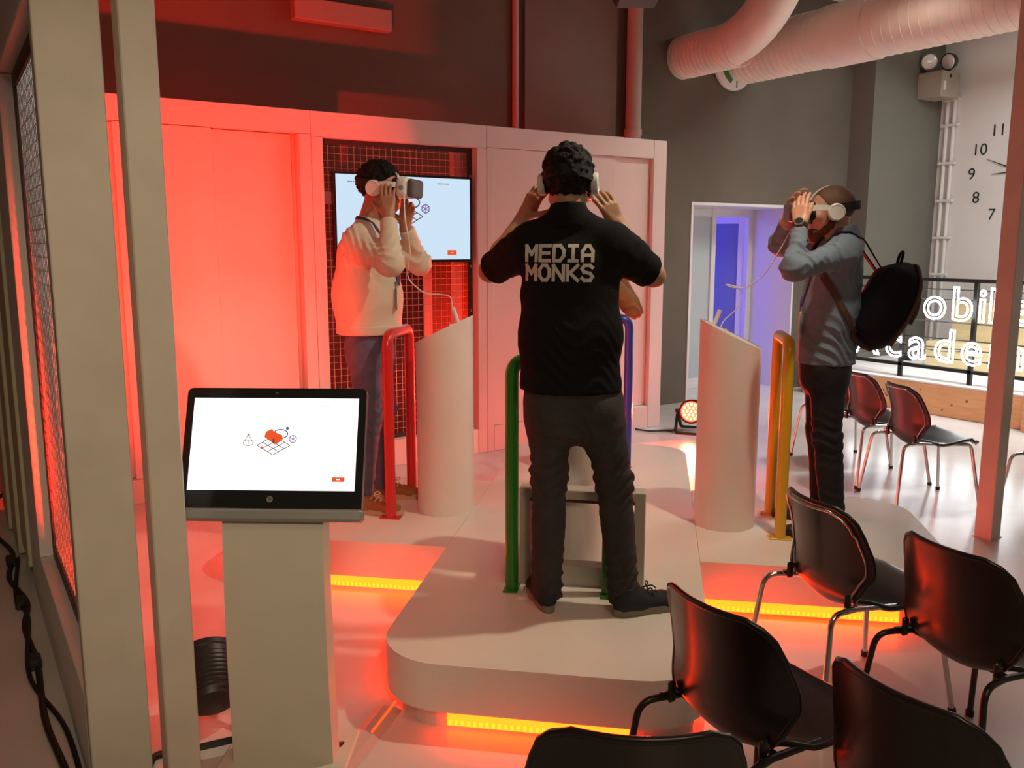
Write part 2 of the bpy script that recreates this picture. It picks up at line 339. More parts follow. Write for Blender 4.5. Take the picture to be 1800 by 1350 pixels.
# ---------------------------------------------------------------- emergency light, conduit, clock on the right
t = thing('emergency_light', 'beige emergency light box with two round lamp heads near the corner', 'emergency light', (10.15, 6.3, 3.40))
ex, ey, ez = 9.97, 6.14, 3.40
bm = NB(); box(bm, (ex, ey, ez), (ex+.36, YR, ez+.29), .008); wpart(t, 'body', bm, mat('beige_steel', (.36, .32, .26), .5))
bm = NB(); box(bm, (ex+.03, ey-.004, ez+.07), (ex+.08, ey, ez+.17)); wpart(t, 'label_plate', bm, 'labelw'); bm = NB(); box(bm, (ex+.14, ey-.004, ez+.22), (ex+.18, ey, ez+.26)); wpart(t, 'switch', bm, 'black')
for (px_, py_, d) in ((ex+.06, ey+.22, Vector((-.75, -.65, -.1))), (ex+.24, ey+.08, Vector((-.95, .1, -.2)))):
    d.normalize(); c = Vector((px_, py_, ez+.42)); q = d.to_track_quat('Z', 'Y').to_matrix().to_4x4()
    hd = wpart(t, 'lamp_head', lathe(NB(), [(.045, -.09), (.085, -.05), (.100, .02), (.092, .02)], 24, Matrix.Translation(c) @ q), 'black', 40)
    bm = lathe(NB(), [(.088, .018), (.08, .03), (.04, .038)], 24, Matrix.Translation(c) @ q); bm.transform(t.matrix_basis.inverted()); mesh_obj('lens', bm, 'lampglass', hd, 40)
    wpart(t, 'bracket', cyl(NB(), c-d*.05, (px_, py_, ez+.28), .018, n=8), 'black')
t = thing('cable_conduit', 'pair of white cable conduits running down the wall corner', 'conduit', (XR, 6.40, 0))
for k, dy in enumerate((.10, .19)): wpart(t, 'pipe', cyl(NB(), (XR-.03, YR-dy, .33), (XR-.03, YR-dy, 3.62), .024, n=10), 'whitewall', 40)
for z in (1.3, 1.75, 2.2, 2.65, 3.1, 3.4): 
    bm = NB(); box(bm, (XR-.065, YR-.25, z), (XR-.002, YR-.05, z+.03), .003); wpart(t, 'clip', bm, 'whitewall')
CY, CZ, CR = 5.44, 2.52, .56
t = thing('wall_clock', 'large clock with black numerals and thin hands directly on the white wall', 'clock', (XR, CY, CZ))
for h in range(1, 13):
    a = radians(90-30*h); bm = text_bm(str(h), .19)
    Mx = Matrix.Translation((XR-.004, CY-CR*cos(a), CZ+CR*sin(a)-.065)) @ Matrix.Rotation(-pi/2, 4, 'Z') @ Matrix.Rotation(pi/2, 4, 'X')
    bm.transform(Mx); wpart(t, 'numeral', bm, 'blacktext')
for nm, ang, L in (('minute_hand', 158, .42), ('hour_hand', 184, .32)):
    a = radians(ang); dv = Vector((0, -cos(a), sin(a))); nv = Vector((0, sin(a), cos(a))); o = Vector((XR-.012, CY, CZ)); bm = NB()
    vs = [o-dv*.05+nv*.012, o-dv*.05-nv*.012, o+dv*L-nv*.002, o+dv*L+nv*.002]; a_ = [bm.verts.new(v) for v in vs]; b_ = [bm.verts.new(v-Vector((.004, 0, 0))) for v in vs]
    bm.faces.new(a_[::-1]); bm.faces.new(b_); [bm.faces.new((a_[i], a_[(i+1) % 4], b_[(i+1) % 4], b_[i])) for i in range(4)]
    wpart(t, nm, bm, 'blacktext')
# ---------------------------------------------------------------- stage, railing, neon sign
SX, SZ = 8.17, .325
t = thing('stage', 'low white-topped stage with knotty plywood front', 'stage', (9.2, 4, 0))
bm = NB(); box(bm, (SX+.02, 3.98, 0), (XR-.004, YR-.002, SZ-.02)); wpart(t, 'body', bm, 'ply')
bm = NB(); box(bm, (SX, 4.0, SZ-.02), (XR-.004, YR-.002, SZ), .003); wpart(t, 'top', bm, 'whitewall')
for y0, y1 in ((3.98, 5.2), (5.204, YR)):
    bm = NB(); box(bm, (SX, y0, .005), (SX+.02, y1, SZ-.022), .002); p = wpart(t, 'front_board', bm, 'ply')
bm = NB()
for _ in range(26):
    y, z, r = random.uniform(4.0, 6.4), random.uniform(.03, .28), random.uniform(.006, .014); tube(bm, [(SX-.001, y, z), (SX+.002, y, z)], r, 8)
wpart(t, 'knots', bm, 'knot')['kind'] = 'stuff'
t = thing('plywood_block', 'taller plywood block beside the stage at the right edge', 'stage block', (8.6, 3, 0))
bm = NB(); box(bm, (SX-.1, 1.5, 0), (XR-.004, 3.97, .50), .004); wpart(t, 'body', bm, 'ply')
bm = NB()
for _ in range(16):
    y, z, r = random.uniform(1.6, 3.9), random.uniform(.05, .45), random.uniform(.008, .016); tube(bm, [(SX-.103, y, z), (SX-.098, y, z)], r, 8)
wpart(t, 'knots', bm, 'knot')['kind'] = 'stuff'
for i, (x0, z1, y0, y1) in enumerate([(9.55, 1.05, 4.0, 5.55), (9.15, .62, 4.0, 5.6)]):
    bm = NB(); box(bm, (x0, y0, SZ), (XR-.005 if i == 0 else 9.54, y1, z1), .006)
    tag(mesh_obj('plywood_step', bm, 'plypale'), ['upper pale plywood step behind the neon sign', 'lower pale plywood step behind the neon sign'][i], 'step', 'pale plywood steps on the stage')
t = thing('black_railing', 'black steel railing along the stage carrying the neon sign', 'railing', (8.32, 4.9, SZ))
RX = 8.30
for z, r in ((1.335, .022), (.455, .018)): bm = NB(); box(bm, (RX-.02, 4.0, z-.018), (RX+.02, 6.1, z+.018), .003); wpart(t, 'rail', bm, 'blackmetal')
for z in (1.24, 1.14, .92, .75, .66, .56): wpart(t, 'rod', cyl(NB(), (RX+.02, 4.0, z), (RX+.02, 6.1, z), .007, n=6), 'blackmetal')
for y in (6.1, 5.34, 4.60, 4.02): bm = NB(); box(bm, (RX-.02, y-.02, SZ), (RX+.02, y+.02, 1.33), .003); wpart(t, 'post', bm, 'blackmetal')
wpart(t, 'cable', tube(NB(), catmull([(RX-.03, 5.9, .52), (RX-.03, 5.6, .58), (RX-.03, 5.35, .68), (RX-.03, 5.2, .66), (RX-.03, 4.9, .63), (RX-.03, 4.6, .66)]), .006, 6), 'blackcable', 40)
bm = NB(); box(bm, (RX-.05, 5.2, .50), (RX-.02, 5.32, .56), .004); wpart(t, 'power_supply', bm, 'black')
t = thing('neon_sign', 'white neon outline lettering in two rows on the black railing', 'neon sign', (RX-.05, 5, .7))
def neon_row(word, ys, z, size):
    for ch, y in zip(word, ys):
        bm = text_bm(ch, size, 'outline', .0100)
        bm.transform(Matrix.Translation((RX-.055, y, z)) @ Matrix.Rotation(-pi/2, 4, 'Z') @ Matrix.Rotation(pi/2, 4, 'X'))
        wpart(t, 'letter', bm, 'neon', 60)
NEON1 = (5.33, 4.98, 4.70, 4.505, 4.405, 4.15)
NEON2 = (5.72, 5.40, 5.135, 4.845, 4.575, 4.24, 3.93)
neon_row('Mobile', NEON1, .955, .46); neon_row('Academy', NEON2, .535, .46)
# ================================================================ BOOTH PARTITIONS
PY, PZ, PT = 5.95, 2.59, .11        # front face of the back partition, its height, thickness
def slab(t, name, lo, hi, m_='panel', bev=.003): bm = NB(); box(bm, lo, hi, bev); return wpart(t, name, bm, m_)
# module with recessed sliding boards, left
t = thing('partition_module', 'red-lit white partition bay with recessed sliding boards behind the kiosk', 'partition', (1.3, PY, 0), group='back partition bays')
x0, x1 = .42, 2.208
slab(t, 'header', (x0, PY, 2.435), (x1, PY+PT, PZ)); slab(t, 'stile', (2.125, PY, 0), (x1, PY+PT, 2.433)); slab(t, 'stile', (x0, PY, 0), (.52, PY+PT, 2.433)); slab(t, 'bottom_rail', (.522, PY, .0), (2.123, PY+PT, .16))
slab(t, 'sliding_board', (1.52, PY+.072, .162), (2.09, PY+.10, 2.43)); slab(t, 'sliding_board', (.95, PY+.022, .162), (1.545, PY+.060, 2.43)); slab(t, 'sliding_board', (.524, PY+.072, .162), (.98, PY+.10, 2.43))
slab(t, 'backing', (x0, PY+PT+.002, 0), (x1, PY+PT+.02, PZ))
# module with the wire mesh window, middle
t = thing('partition_module', 'white partition bay framing a wire mesh window behind the wall screen', 'partition', (2.9, PY, 0), group='back partition bays')
x0, x1 = 2.211, 3.628; mx0, mx1, mz0, mz1 = 2.295, 3.545, .20, 2.42
slab(t, 'header', (x0, PY, mz1), (x1, PY+PT, PZ)); slab(t, 'stile', (x0, PY, 0), (mx0, PY+PT, mz1-.002)); slab(t, 'stile', (mx1, PY, 0), (x1, PY+PT, mz1-.002)); slab(t, 'bottom_rail', (mx0+.002, PY, 0), (mx1-.002, PY+PT, mz0))
my = PY+.085
for nm, lo, hi in [('mesh_frame', (mx0, my, mz0), (mx0+.03, my+.02, mz1)), ('mesh_frame', (mx1-.035, my, mz0), (mx1, my+.02, mz1)), ('mesh_frame', (mx0+.03, my, mz1-.035), (mx1-.035, my+.02, mz1)), ('mesh_frame', (mx0+.03, my, mz0), (mx1-.035, my+.02, mz0+.03))]: slab(t, nm, lo, hi, 'meshframe', .002)
def wire_mesh(t, o, ux, uz, w, h, pitch, r=.0022):
    bm = NB(); o, ux, uz = Vector(o), Vector(ux), Vector(uz)
    for i in range(1, int(w/pitch)+1): tube(bm, [o+ux*i*pitch, o+ux*i*pitch+uz*h], r, 4)
    n_ = ux.cross(uz)*r*1.6
    for i in range(1, int(h/pitch)+1): tube(bm, [o+uz*i*pitch+n_, o+uz*i*pitch+ux*w+n_], r, 4)
    p = wpart(t, 'wire_mesh', bm, 'steel'); p['kind'] = 'stuff'; return p
wire_mesh(t, (mx0+.02, my+.01, mz0+.02), (1, 0, 0), (0, 0, 1), mx1-mx0-.04, mz1-mz0-.04, .05)
for z in (.45, .8, 1.15, 1.5, 1.85, 2.2):
    bm = NB(); box(bm, (mx1-.025, my-.008, z), (mx1-.01, my, z+.02), .002); wpart(t, 'clip', bm, 'steel')
# module with plain boards, right
t = thing('partition_module', 'white partition bay with plain boards behind the man in black', 'partition', (4.5, PY, 0), group='back partition bays')
x0, x1 = 3.631, 5.36
slab(t, 'header', (x0, PY, 2.43), (x1, PY+PT, PZ)); slab(t, 'stile', (x0, PY, 0), (3.69, PY+PT, 2.428)); slab(t, 'bottom_rail', (3.692, PY, 0), (x1, PY+PT, .21))
slab(t, 'board', (3.692, PY+.015, .212), (4.50, PY+.045, 2.428)); slab(t, 'board', (4.46, PY+.048, .212), (x1-.002, PY+.078, 2.428)); slab(t, 'board', (4.52, PY+.03, .212), (4.95, PY+.046, 2.428))
slab(t, 'end_stile', (5.362, PY, 0), (5.513, PY+PT, PZ)); slab(t, 'end_return', (5.36, PY+PT+.002, 0), (5.513, PY+.55, PZ))
slab(t, 'backing', (x0, PY+PT+.002, 0), (x1-.003, PY+PT+.02, PZ))
# things behind the mesh: red lamp, post and boards
t = thing('backstage_post', 'red-lit post standing behind the wire mesh window', 'post', (3.50, 6.35, 0))
bm = NB(); box(bm, (3.53, 6.30, 0), (3.60, 6.37, 2.5), .004); wpart(t, 'post', bm, 'panel'); bm = NB(); box(bm, (3.50, 6.27, 0), (3.63, 6.40, .02), .002); wpart(t, 'foot_plate', bm, 'panel')
t = thing('backstage_board', 'dark board leaning on the wall behind the wire mesh', 'board', (3.2, 6.5, 0))
bm = NB(); box(bm, (2.95, 6.50, 0), (3.34, 6.54, 2.2), .004); wpart(t, 'board', bm, 'meshframe'); bm = NB(); box(bm, (3.34, 6.49, 0), (3.42, 6.55, 2.2), .004); wpart(t, 'edge_strip', bm, 'panel')
t = thing('backstage_beam', 'thin horizontal rail behind the left of the wire mesh', 'rail', (2.4, 6.3, 2.0)); bm = NB(); box(bm, (2.0, 6.30, 1.98), (2.8, 6.34, 2.07), .003); wpart(t, 'rail', bm, 'panel'); bm = NB(); box(bm, (2.05, 6.31, 0), (2.10, 6.34, 1.98), .003); wpart(t, 'leg', bm, 'panel')
lamp('upper_wall_red_fill', 'POINT', (1.3, 6.42, 1.2), 70, RED, shadow_soft_size=.06)  # added fill that reddens the wall above the partition, replacing bounced light
lamp('backstage_red_lamp', 'POINT', (4.05, 6.32, .5), 80, RED, shadow_soft_size=.06)
# wall screen
t = thing('wall_screen', 'large lit flat screen mounted on the mesh behind the man in the sweater', 'television', (2.92, PY+.05, 1.86))
tx0, tx1, tz0, tz1, ty = 2.372, 3.505, 1.545, 2.195, PY+.025
bm = NB(); box(bm, (tx0, ty, tz0), (tx1, ty+.05, tz1), .006); wpart(t, 'bezel', bm, 'blackgloss')
bm = NB(); box(bm, (tx0+.018, ty-.002, tz0+.022), (tx1-.018, ty, tz1-.018)); scr_tv = wpart(t, 'screen', bm, 'tvscr')
def flat(t, name, poly, M, m_, th=.0006): bm = NB(); prism(bm, poly, 0, th, M); return wpart(t, name, bm, m_)
def line_bm(bm, P, wd, M, th=.0006, closed=False):
    P = [Vector((*p, 0)) for p in P]; 
    for a, b in zip(P, P[1:]+([P[0]] if closed else [])):
        d = (b-a).normalized(); n = Vector((-d.y, d.x, 0))*wd/2
        prism(bm, [tuple((q)[:2]) for q in (a-n, b-n, b+n, a+n)], 0, th, M)
    return bm
def ell(cx, cy, rx, ry, n=24, a0=0, a1=2*pi): return [(cx+rx*cos(a0+(a1-a0)*k/n), cy+ry*sin(a0+(a1-a0)*k/n)) for k in range(n+(a1-a0 < 6.2))]
def artwork(t, M, s):
    """isometric picture of an orange cardboard viewer over a grid; M maps screen (x right, y up) in units of s metres"""
    S = M @ Matrix.Scale(s, 4)
    M1 = S @ Matrix.Translation((0, 0, .004))
    g = NB()
    for k in range(4):
        a, b, c_, d = (-.28, -.02), (.0, -.18), (.28, -.02), (0, .14)
        L = lambda p, q, f: (p[0]+(q[0]-p[0])*f, p[1]+(q[1]-p[1])*f)
        line_bm(g, [L(a, d, k/3), L(b, c_, k/3)], .013, S, .002); line_bm(g, [L(a, b, k/3), L(d, c_, k/3)], .013, S, .002)
    wpart(t, 'grid_drawing', g, 'sdark')
    flat(t, 'viewer_drawing', [(-.16, .12), (-.145, .21), (-.04, .26), (-.015, .225), (.07, .18), (.14, .155), (.155, .09), (.10, .035), (.03, -.01), (-.06, .05)], M1, 'orange', .002)
    flat(t, 'viewer_window_drawing', [(-.015, .10), (.015, .085), (.015, .005), (-.015, .02)], M1 @ Matrix.Translation((0, 0, .003)), 'sdark', .001)
    r = NB(); line_bm(r, ell(.11, .175, .12, .075, 16, radians(-75), radians(150)), .018, M1, .001); wpart(t, 'strap_drawing', r, 'sblack')
    flat(t, 'ball_drawing', ell(.22, .27, .027, .027), M1, 'sblue', .001)
    h = NB(); hx = [(.325+.066*cos(radians(30+60*k)), .09+.066*sin(radians(30+60*k))) for k in range(6)]; line_bm(h, hx, .014, M1, .001, True)
    for k in range(6): line_bm(h, [(.325, .09), hx[k]], .011, M1, .001)
    wpart(t, 'hexagon_drawing', h, 'spurple')
    c = NB(); line_bm(c, ell(-.43, .02, .085, .05, 20), .014, M1, .001, True); line_bm(c, [(-.51, .03), (-.435, .16), (-.35, .03)], .014, M1, .001); line_bm(c, [(-.43, .07), (-.43, -.03)], .011, M1, .001); wpart(t, 'cone_drawing', c, 'sgrey')
    flat(t, 'cone_ball_drawing', ell(-.435, .155, .024, .024), M1, 'sgrey', .001); flat(t, 'marker_drawing', ell(-.195, -.06, .024, .024), M1, 'orange', .001)
Mtv = Matrix.Translation((2.93, ty-.0025, 1.90)) @ Matrix.Rotation(pi/2, 4, 'X')
artwork(t, Mtv, .52)
flat(t, 'button', [(.355, -.30), (.435, -.30), (.435, -.263), (.355, -.263)], Mtv, 'orange')
flat(t, 'button_text', [(.385, -.284), (.405, -.284), (.405, -.279), (.385, -.279)], Mtv @ Matrix.Translation((0, 0, .001)), 'tvscr')
for (a, b, c) in ((-.455, -.415, .222), (-.41, -.36, .222), (-.355, -.30, .222), (.275, .325, .232), (.33, .375, .232)): flat(t, 'caption_bar', [(a, c), (b, c), (b, c+.008), (a, c+.008)], Mtv, 'sgrey')
# side partition (mesh wall on the left, seen edge-on)
t = thing('side_partition', 'white framed side partition with wire mesh, seen edge-on at far left', 'partition', (.33, 4.3, 0))
sx0, sx1 = .25, .418
slab(t, 'end_stile', (sx0, 2.70, 0), (sx1, 2.76, 3.0), 'post', .003)
slab(t, 'header', (sx0, 2.762, 2.36), (sx1, 5.94, 3.0), 'panel'); slab(t, 'bottom_rail', (sx0, 2.762, 0), (sx1, 4.75, .33), 'panel')
slab(t, 'stile', (sx0, 4.16, .332), (sx1, 4.75, 2.358), 'panel')
slab(t, 'mesh_frame', (.30, 2.80, .332), (.32, 4.15, .39), 'meshframe', .002); slab(t, 'mesh_frame', (.30, 4.09, .39), (.32, 4.15, 2.30), 'meshframe', .002); slab(t, 'mesh_frame', (.30, 2.80, 2.30), (.32, 4.15, 2.358), 'meshframe', .002)
wire_mesh(t, (.31, 2.765, .335), (0, 1, 0), (0, 0, 1), 1.38, 2.02, .05)
for i, (y0, y1, x, z) in enumerate([(4.755, 5.25, .235, .10), (5.255, 5.75, .218, .02), (5.755, 6.3, .20, .02)]): slab(t, 'cladding_board', (x, y0, z), (x+.16, y1, 2.9), 'beige')
slab(t, 'backing', (.40, 4.755, 0), (.418, 5.94, 2.328), 'panel')
# posts
def square_post(name, label, x, y, w_, h, rz=0):
    t = thing(name, label, 'post', (x, y, 0), rz); bm = NB(); box(bm, (-w_/2, -w_/2, 0), (w_/2, w_/2, h), .004); part(t, 'shaft', bm, 'post')
    bm = NB(); box(bm, (-w_/2-.006, -w_/2-.006, 0), (w_/2+.006, w_/2+.006, .006), .001); part(t, 'foot_trim', bm, 'post')
    return t
square_post('booth_post', 'slim white square post beside the mesh partition at left', .497, 2.665, .096, 3.3)
square_post('booth_post', 'white square post standing at the right beside the chairs', 4.972, 2.575, .100, 3.6)
bm = NB(); box(bm, (.44, 2.60, 3.3), (5.03, 2.72, 3.5), .004); tag(mesh_obj('booth_beam', bm, 'post'), 'white overhead beam joining the two booth posts', 'beam')

# ================================================================ PLATFORM
HA, HL, RC = .59, 1.74, .25
def plus(hw, hl, rc, n=8):
    P = []
    for k in range(4):
        a = k*pi/2; R = lambda x, y: (x*cos(a)-y*sin(a), x*sin(a)+y*cos(a))
        pts = []
        pts.append((hw, -hw))
        for i in range(n+1): b = -pi/2+pi/2*i/n; pts.append((hl-rc+rc*cos(b), -hw+rc+rc*sin(b)))
        for i in range(n+1): b = pi/2*i/n; pts.append((hl-rc+rc*cos(b), hw-rc+rc*sin(b)))
        P += [R(*p) for p in pts]
    return P
MP = Matrix.Translation(PW(PC_R, PC_A)) @ Matrix.Rotation(PA-pi/2, 4, 'Z')     # local x = right, y = along
t = thing('platform', 'low white cross-shaped platform with rounded ends and glowing underside', 'platform', PW(PC_R, PC_A), PA-pi/2)
PLAT = t
body = plus(HA, HL, RC)
bm = NB(); strip(bm, body, .085, DECK-.012); prism(bm, plus(HA-.002, HL-.002, RC), .083, .087); part(t, 'skirt', bm, 'white', 40)
# deck: one long board with seams to the two side boards
def arm_deck(sign):
    pts = [(sign*(HA+.0015), -HA)]
    for i in range(9): b = -pi/2+pi/2*i/8; pts.append((sign*(HL-RC+RC*cos(b)), -HA+RC+RC*sin(b)))
    for i in range(9): b = pi/2*i/8; pts.append((sign*(HL-RC+RC*cos(b)), HA-RC+RC*sin(b)))
    pts.append((sign*(HA+.0015), HA)); return pts
long_ = []
for s in (-1, 1):
    for i in range(9): b = -pi+pi/2*i/8 if s < 0 else pi/2*i/8; long_.append((s*(HA-RC)+RC*cos(b), s*(HL-RC)+RC*sin(b)))
    for i in range(9): b = -pi/2+pi/2*i/8 if s < 0 else pi/2+pi/2*i/8; long_.append((-s*(HA-RC)+RC*cos(b), s*(HL-RC)+RC*sin(b)))
bm = NB(); prism(bm, long_, DECK-.012, DECK); part(t, 'deck_board', bm, 'deck')
for s in (-1, 1): bm = NB(); prism(bm, arm_deck(s), DECK-.012, DECK); part(t, 'deck_board', bm, 'deck')
pl = plus(HA-.05, HL-.05, RC-.03); bm = NB(); strip(bm, pl, 0, .083); part(t, 'plinth', bm, 'white')
# led strips along the straight runs of the plinth
def led_run(p, q, nrm):
    p, q, nrm = Vector((*p, 0)), Vector((*q, 0)), Vector((*nrm, 0)); d = (q-p); L = d.length; d.normalize(); bm = NB()
    M = Matrix(((d.x, nrm.x, 0, p.x), (d.y, nrm.y, 0, p.y), (0, 0, 1, 0), (0, 0, 0, 1)))
    box(bm, (0, .001, .012), (L, .005, .078), 0, M); o = part(t, 'led_strip', bm, 'led')
    bm = NB(); n = int(L/.022)
    for i in range(n): x = (i+.5)*L/n; box(bm, (x-.005, .005, .016), (x+.005, .009, .034), 0, M)
    o2 = mesh_obj('led_chips', bm, 'leddot', o); o2['kind'] = 'stuff'
h, l = HA-.05, HL-.05; e = .22
for k in range(4):
    a = k*pi/2; R = lambda x, y: (x*cos(a)-y*sin(a), x*sin(a)+y*cos(a))
    led_run(R(l, -h+e), R(l, h-e), R(1, 0)); led_run(R(h, h), R(l-e, h), R(0, 1)); led_run(R(l-e, -h), R(h, -h), R(0, -1))
# pedestals: cylinders with slanted tops
def pedestal(k, label):
    a = -pi/2+k*pi/2            # 0 front, 1 right, 2 far, 3 left
    c = Vector((PC_R+.735*cos(a), PC_A+.735*sin(a)))
    t = thing('pedestal', label, 'pedestal', PW(c.x, c.y, DECK), PA-pi/2+a, 'white slanted pedestals')   # local +x outward
    R_, n = .152, 48; zt = lambda x: (1.315+1.168)/2-DECK-x/R_*.0735
    bm = NB(); lo = [bm.verts.new((R_*cos(2*pi*i/n), R_*sin(2*pi*i/n), 0)) for i in range(n)]; up = [bm.verts.new((R_*cos(2*pi*i/n), R_*sin(2*pi*i/n), zt(R_*cos(2*pi*i/n)))) for i in range(n)]
    ui = [bm.verts.new((R_*.96*cos(2*pi*i/n), R_*.96*sin(2*pi*i/n), zt(R_*.96*cos(2*pi*i/n)))) for i in range(n)]
    for i in range(n): j = (i+1) % n; bm.faces.new((lo[i], lo[j], up[j], up[i])); bm.faces.new((up[i], up[j], ui[j], ui[i]))
    bm.faces.new(lo[::-1]); part(t, 'body', bm, 'white', 40)
    bm = NB(); v1 = [bm.verts.new((R_*.96*cos(2*pi*i/n), R_*.96*sin(2*pi*i/n), zt(R_*.96*cos(2*pi*i/n))-.002)) for i in range(n)]; bm.faces.new(v1); part(t, 'top_plate', bm, 'white')
    p0 = Vector((-.085, .03, zt(-.085)-.01)); part(t, 'holder', tube(NB(), [p0, p0+Vector((.03, 0, .085))], .011, 12), 'hswhite', 40)
    p1 = Vector((-.03, -.02, zt(-.03)-.01)); part(t, 'cable_port', tube(NB(), [p1, p1+Vector((0, 0, .02))], .009, 10), 'hswhite', 40)
    return t
pedestal(0, 'white slanted pedestal hidden between the legs of the man in black'); pedestal(1, 'white slanted pedestal beside the yellow rail'); pedestal(2, 'white slanted pedestal on the far platform arm'); pedestal(3, 'white slanted pedestal beside the red rail')
def hoop(k, color, label, dist):
    a = -pi/2+k*pi/2; c = Vector((PC_R+dist*cos(a), PC_A+dist*sin(a)))
    t = thing('guard_rail', label, 'rail', PW(c.x, c.y, DECK), PA-pi/2+a, 'coloured guard rails'); s = .20; H = .965
    part(t, 'hoop', tube(NB(), bend([(0, -s, .004), (0, -s, H), (0, s, H), (0, s, .004)], .07, 8), .0275, 20), color, 50)
    for q in (-s, s):
        bm = NB(); box(bm, (-.055, q-.03, 0), (.055, q+.03, .007), .002); p = part(t, 'foot_plate', bm, color)
        for x in (-.042, .042): mesh_obj('bolt', cyl(NB(), (x, q, .006), (x, q, .012), .007, n=6), color, p)
hoop(0, 'green', 'green tubular guard rail at the knees of the man in black', 1.035); hoop(1, 'yellow', 'yellow tubular guard rail before the man in the grey shirt', .99)
hoop(2, 'blue', 'blue tubular guard rail mostly hidden behind the man in black', 1.02); hoop(3, 'red', 'red tubular guard rail before the man in the cream sweater', .985)
# hollow white step box between the green rail and the pedestal
t = thing('step_box', 'hollow white box step standing behind the green rail', 'step', PW(-.29, 3.522, DECK), PA-pi/2)
bm = NB(); w2, hh, dp, th = .262, .415, .042, .045
for lo, hi in [((-w2, -dp/1, 0), (-w2+th, dp, hh)), ((w2-th, -dp, 0), (w2, dp, hh)), ((-w2+th, -dp, hh-.04), (w2-th, dp, hh)), ((-w2+th, -dp, 0), (w2-th, dp, .085))]: box(bm, lo, hi, .003)
part(t, 'frame', bm, mat('grey_white_step', (.50, .47, .41), .5)); bm = NB(); box(bm, (-w2+th, -dp+.01, hh-.055), (w2-th, dp-.01, hh-.041)); part(t, 'under_board', bm, 'bagtrim')
# ================================================================ KIOSK
KA = YAW-pi/2-radians(2)
kc = CAM+(FW+RT*(480-900)/FPX+UP*(675-795)/FPX)*2.70     # middle of the all-in-one screen
t = thing('touch_kiosk', 'white kiosk stand with a black all-in-one touch screen showing a picture', 'kiosk', (kc.x, kc.y, 0), KA)
# local: x right, y away from viewer, z up; display tilted back
TI = radians(21)
MK = Matrix.Translation((0, 0, kc.z)) @ Matrix.Rotation(-TI, 4, 'X')     # display frame: x right, z up, -y to the viewer
def kbox(name, lo, hi, m_, bev=.003, par=None):
    bm = NB(); box(bm, lo, hi, bev, MK); return part(par or t, name, bm, m_)
SW, SH = .520, .2925
bm = NB(); rr = .018; W2, Ht, Hb = .284, .203, -.172
pol = [(-W2+rr+rr*cos(b), Ht-rr+rr*sin(b)) for b in [radians(180-15*i) for i in range(7)]]+[(W2-rr+rr*cos(b), Ht-rr+rr*sin(b)) for b in [radians(90-15*i) for i in range(7)]]+[(W2, Hb), (-W2, Hb)]
prism(bm, pol[::-1], 0, .028, MK @ Matrix.Rotation(pi/2, 4, 'X') @ Matrix.Translation((0, 0, -.028))); part(t, 'display', bm, 'blackgloss')
kbox('speaker_bar', (-W2-.003, -.006, Hb-.040), (W2+.003, .045, Hb-.001), 'silver', .008)
kbox('camera_dot', (-.004, -.0008, .184), (.004, .001, .190), 'hsgrey', 0)
kbox('screen', (-SW/2, -.0012, -.118), (SW/2, .0, .1705), 'scr', 0)
MS = MK @ Matrix.Translation((0, -.0014, .025)) @ Matrix.Rotation(pi/2, 4, 'X')
class Loc:                      # lets the flat artwork helpers build in local space
    pass
_w = wpart; wpart = lambda root, name, bm, material, smooth=None: mesh_obj(name, bm, material, root, smooth)
artwork(t, MS, .185)
flat(t, 'button', [(.188, -.115), (.228, -.115), (.228, -.101), (.188, -.101)], MS, 'orange'); flat(t, 'button_text', [(.203, -.1095), (.214, -.1095), (.214, -.1065), (.203, -.1065)], MS @ Matrix.Translation((0, 0, .001)), 'scr')
for a, b in ((-.21, -.175), (-.17, -.155), (-.145, -.115), (-.03, -.005), (0, .02), (.14, .175)): flat(t, 'caption_bar', [(a, .118), (b, .118), (b, .122), (a, .122)], MS, 'spale')
# round badge under the screen, two slanted letters in a disc
ML = MK @ Matrix.Translation((0, -.001, -.145)) @ Matrix.Rotation(pi/2, 4, 'X')
bd = flat(t, 'badge', ell(0, 0, .0095, .0095, 20), ML, 'logo', .0012)
g = NB(); sl = .35
for P in ([(-.0045, -.004), (-.0012, .008)], [(-.0028, .001), (.0002, .0012), (-.0012, -.004)], [(.0012, -.008), (.0045, .0035)], [(.0015, -.003), (.0035, -.003), (.0052, .0035), (.003, .0035)]): line_bm(g, P, .0012, ML @ Matrix.Translation((0, 0, .0013)), .0005)
mesh_obj('badge_letters', g, 'blackgloss', bd)
wpart = _w
# curved column
bm = NB(); N = 14; rows = []
for i in range(N+1):
    f = i/N; z = .02+(kc.z-.205-.02)*f; y = .02-.055*sin(f*pi*.55)+.0*f; hw = .157+.006*(1-f); y0 = y+.03-.05*(1-f); 
    rows.append((z, y0, hw))
A = []
for z, y0, hw in rows: A.append([bm.verts.new(p) for p in ((-hw, y0-.035, z), (hw, y0-.035, z), (hw, y0+.05, z), (-hw, y0+.05, z))])
for a, b in zip(A, A[1:]):
    for k in range(4): bm.faces.new((a[k], a[(k+1) % 4], b[(k+1) % 4], b[k]))
bm.faces.new(A[0][::-1]); bm.faces.new(A[-1]); part(t, 'column', bm, 'kiosk', 30)
bm = NB(); box(bm, (-.21, -.20, 0), (.21, .17, .02), .006); part(t, 'base_plate', bm, 'kiosk')
bm = NB(); box(bm, (-.12, .0, kc.z-.26), (.12, .06, kc.z-.1), .01); part(t, 'screen_bracket', bm, 'kiosk')
for x in (-.12, .11): part(t, 'screw', cyl(NB(), (x, -.02, kc.z-.208), (x, -.026, kc.z-.208), .004, n=8), 'black')

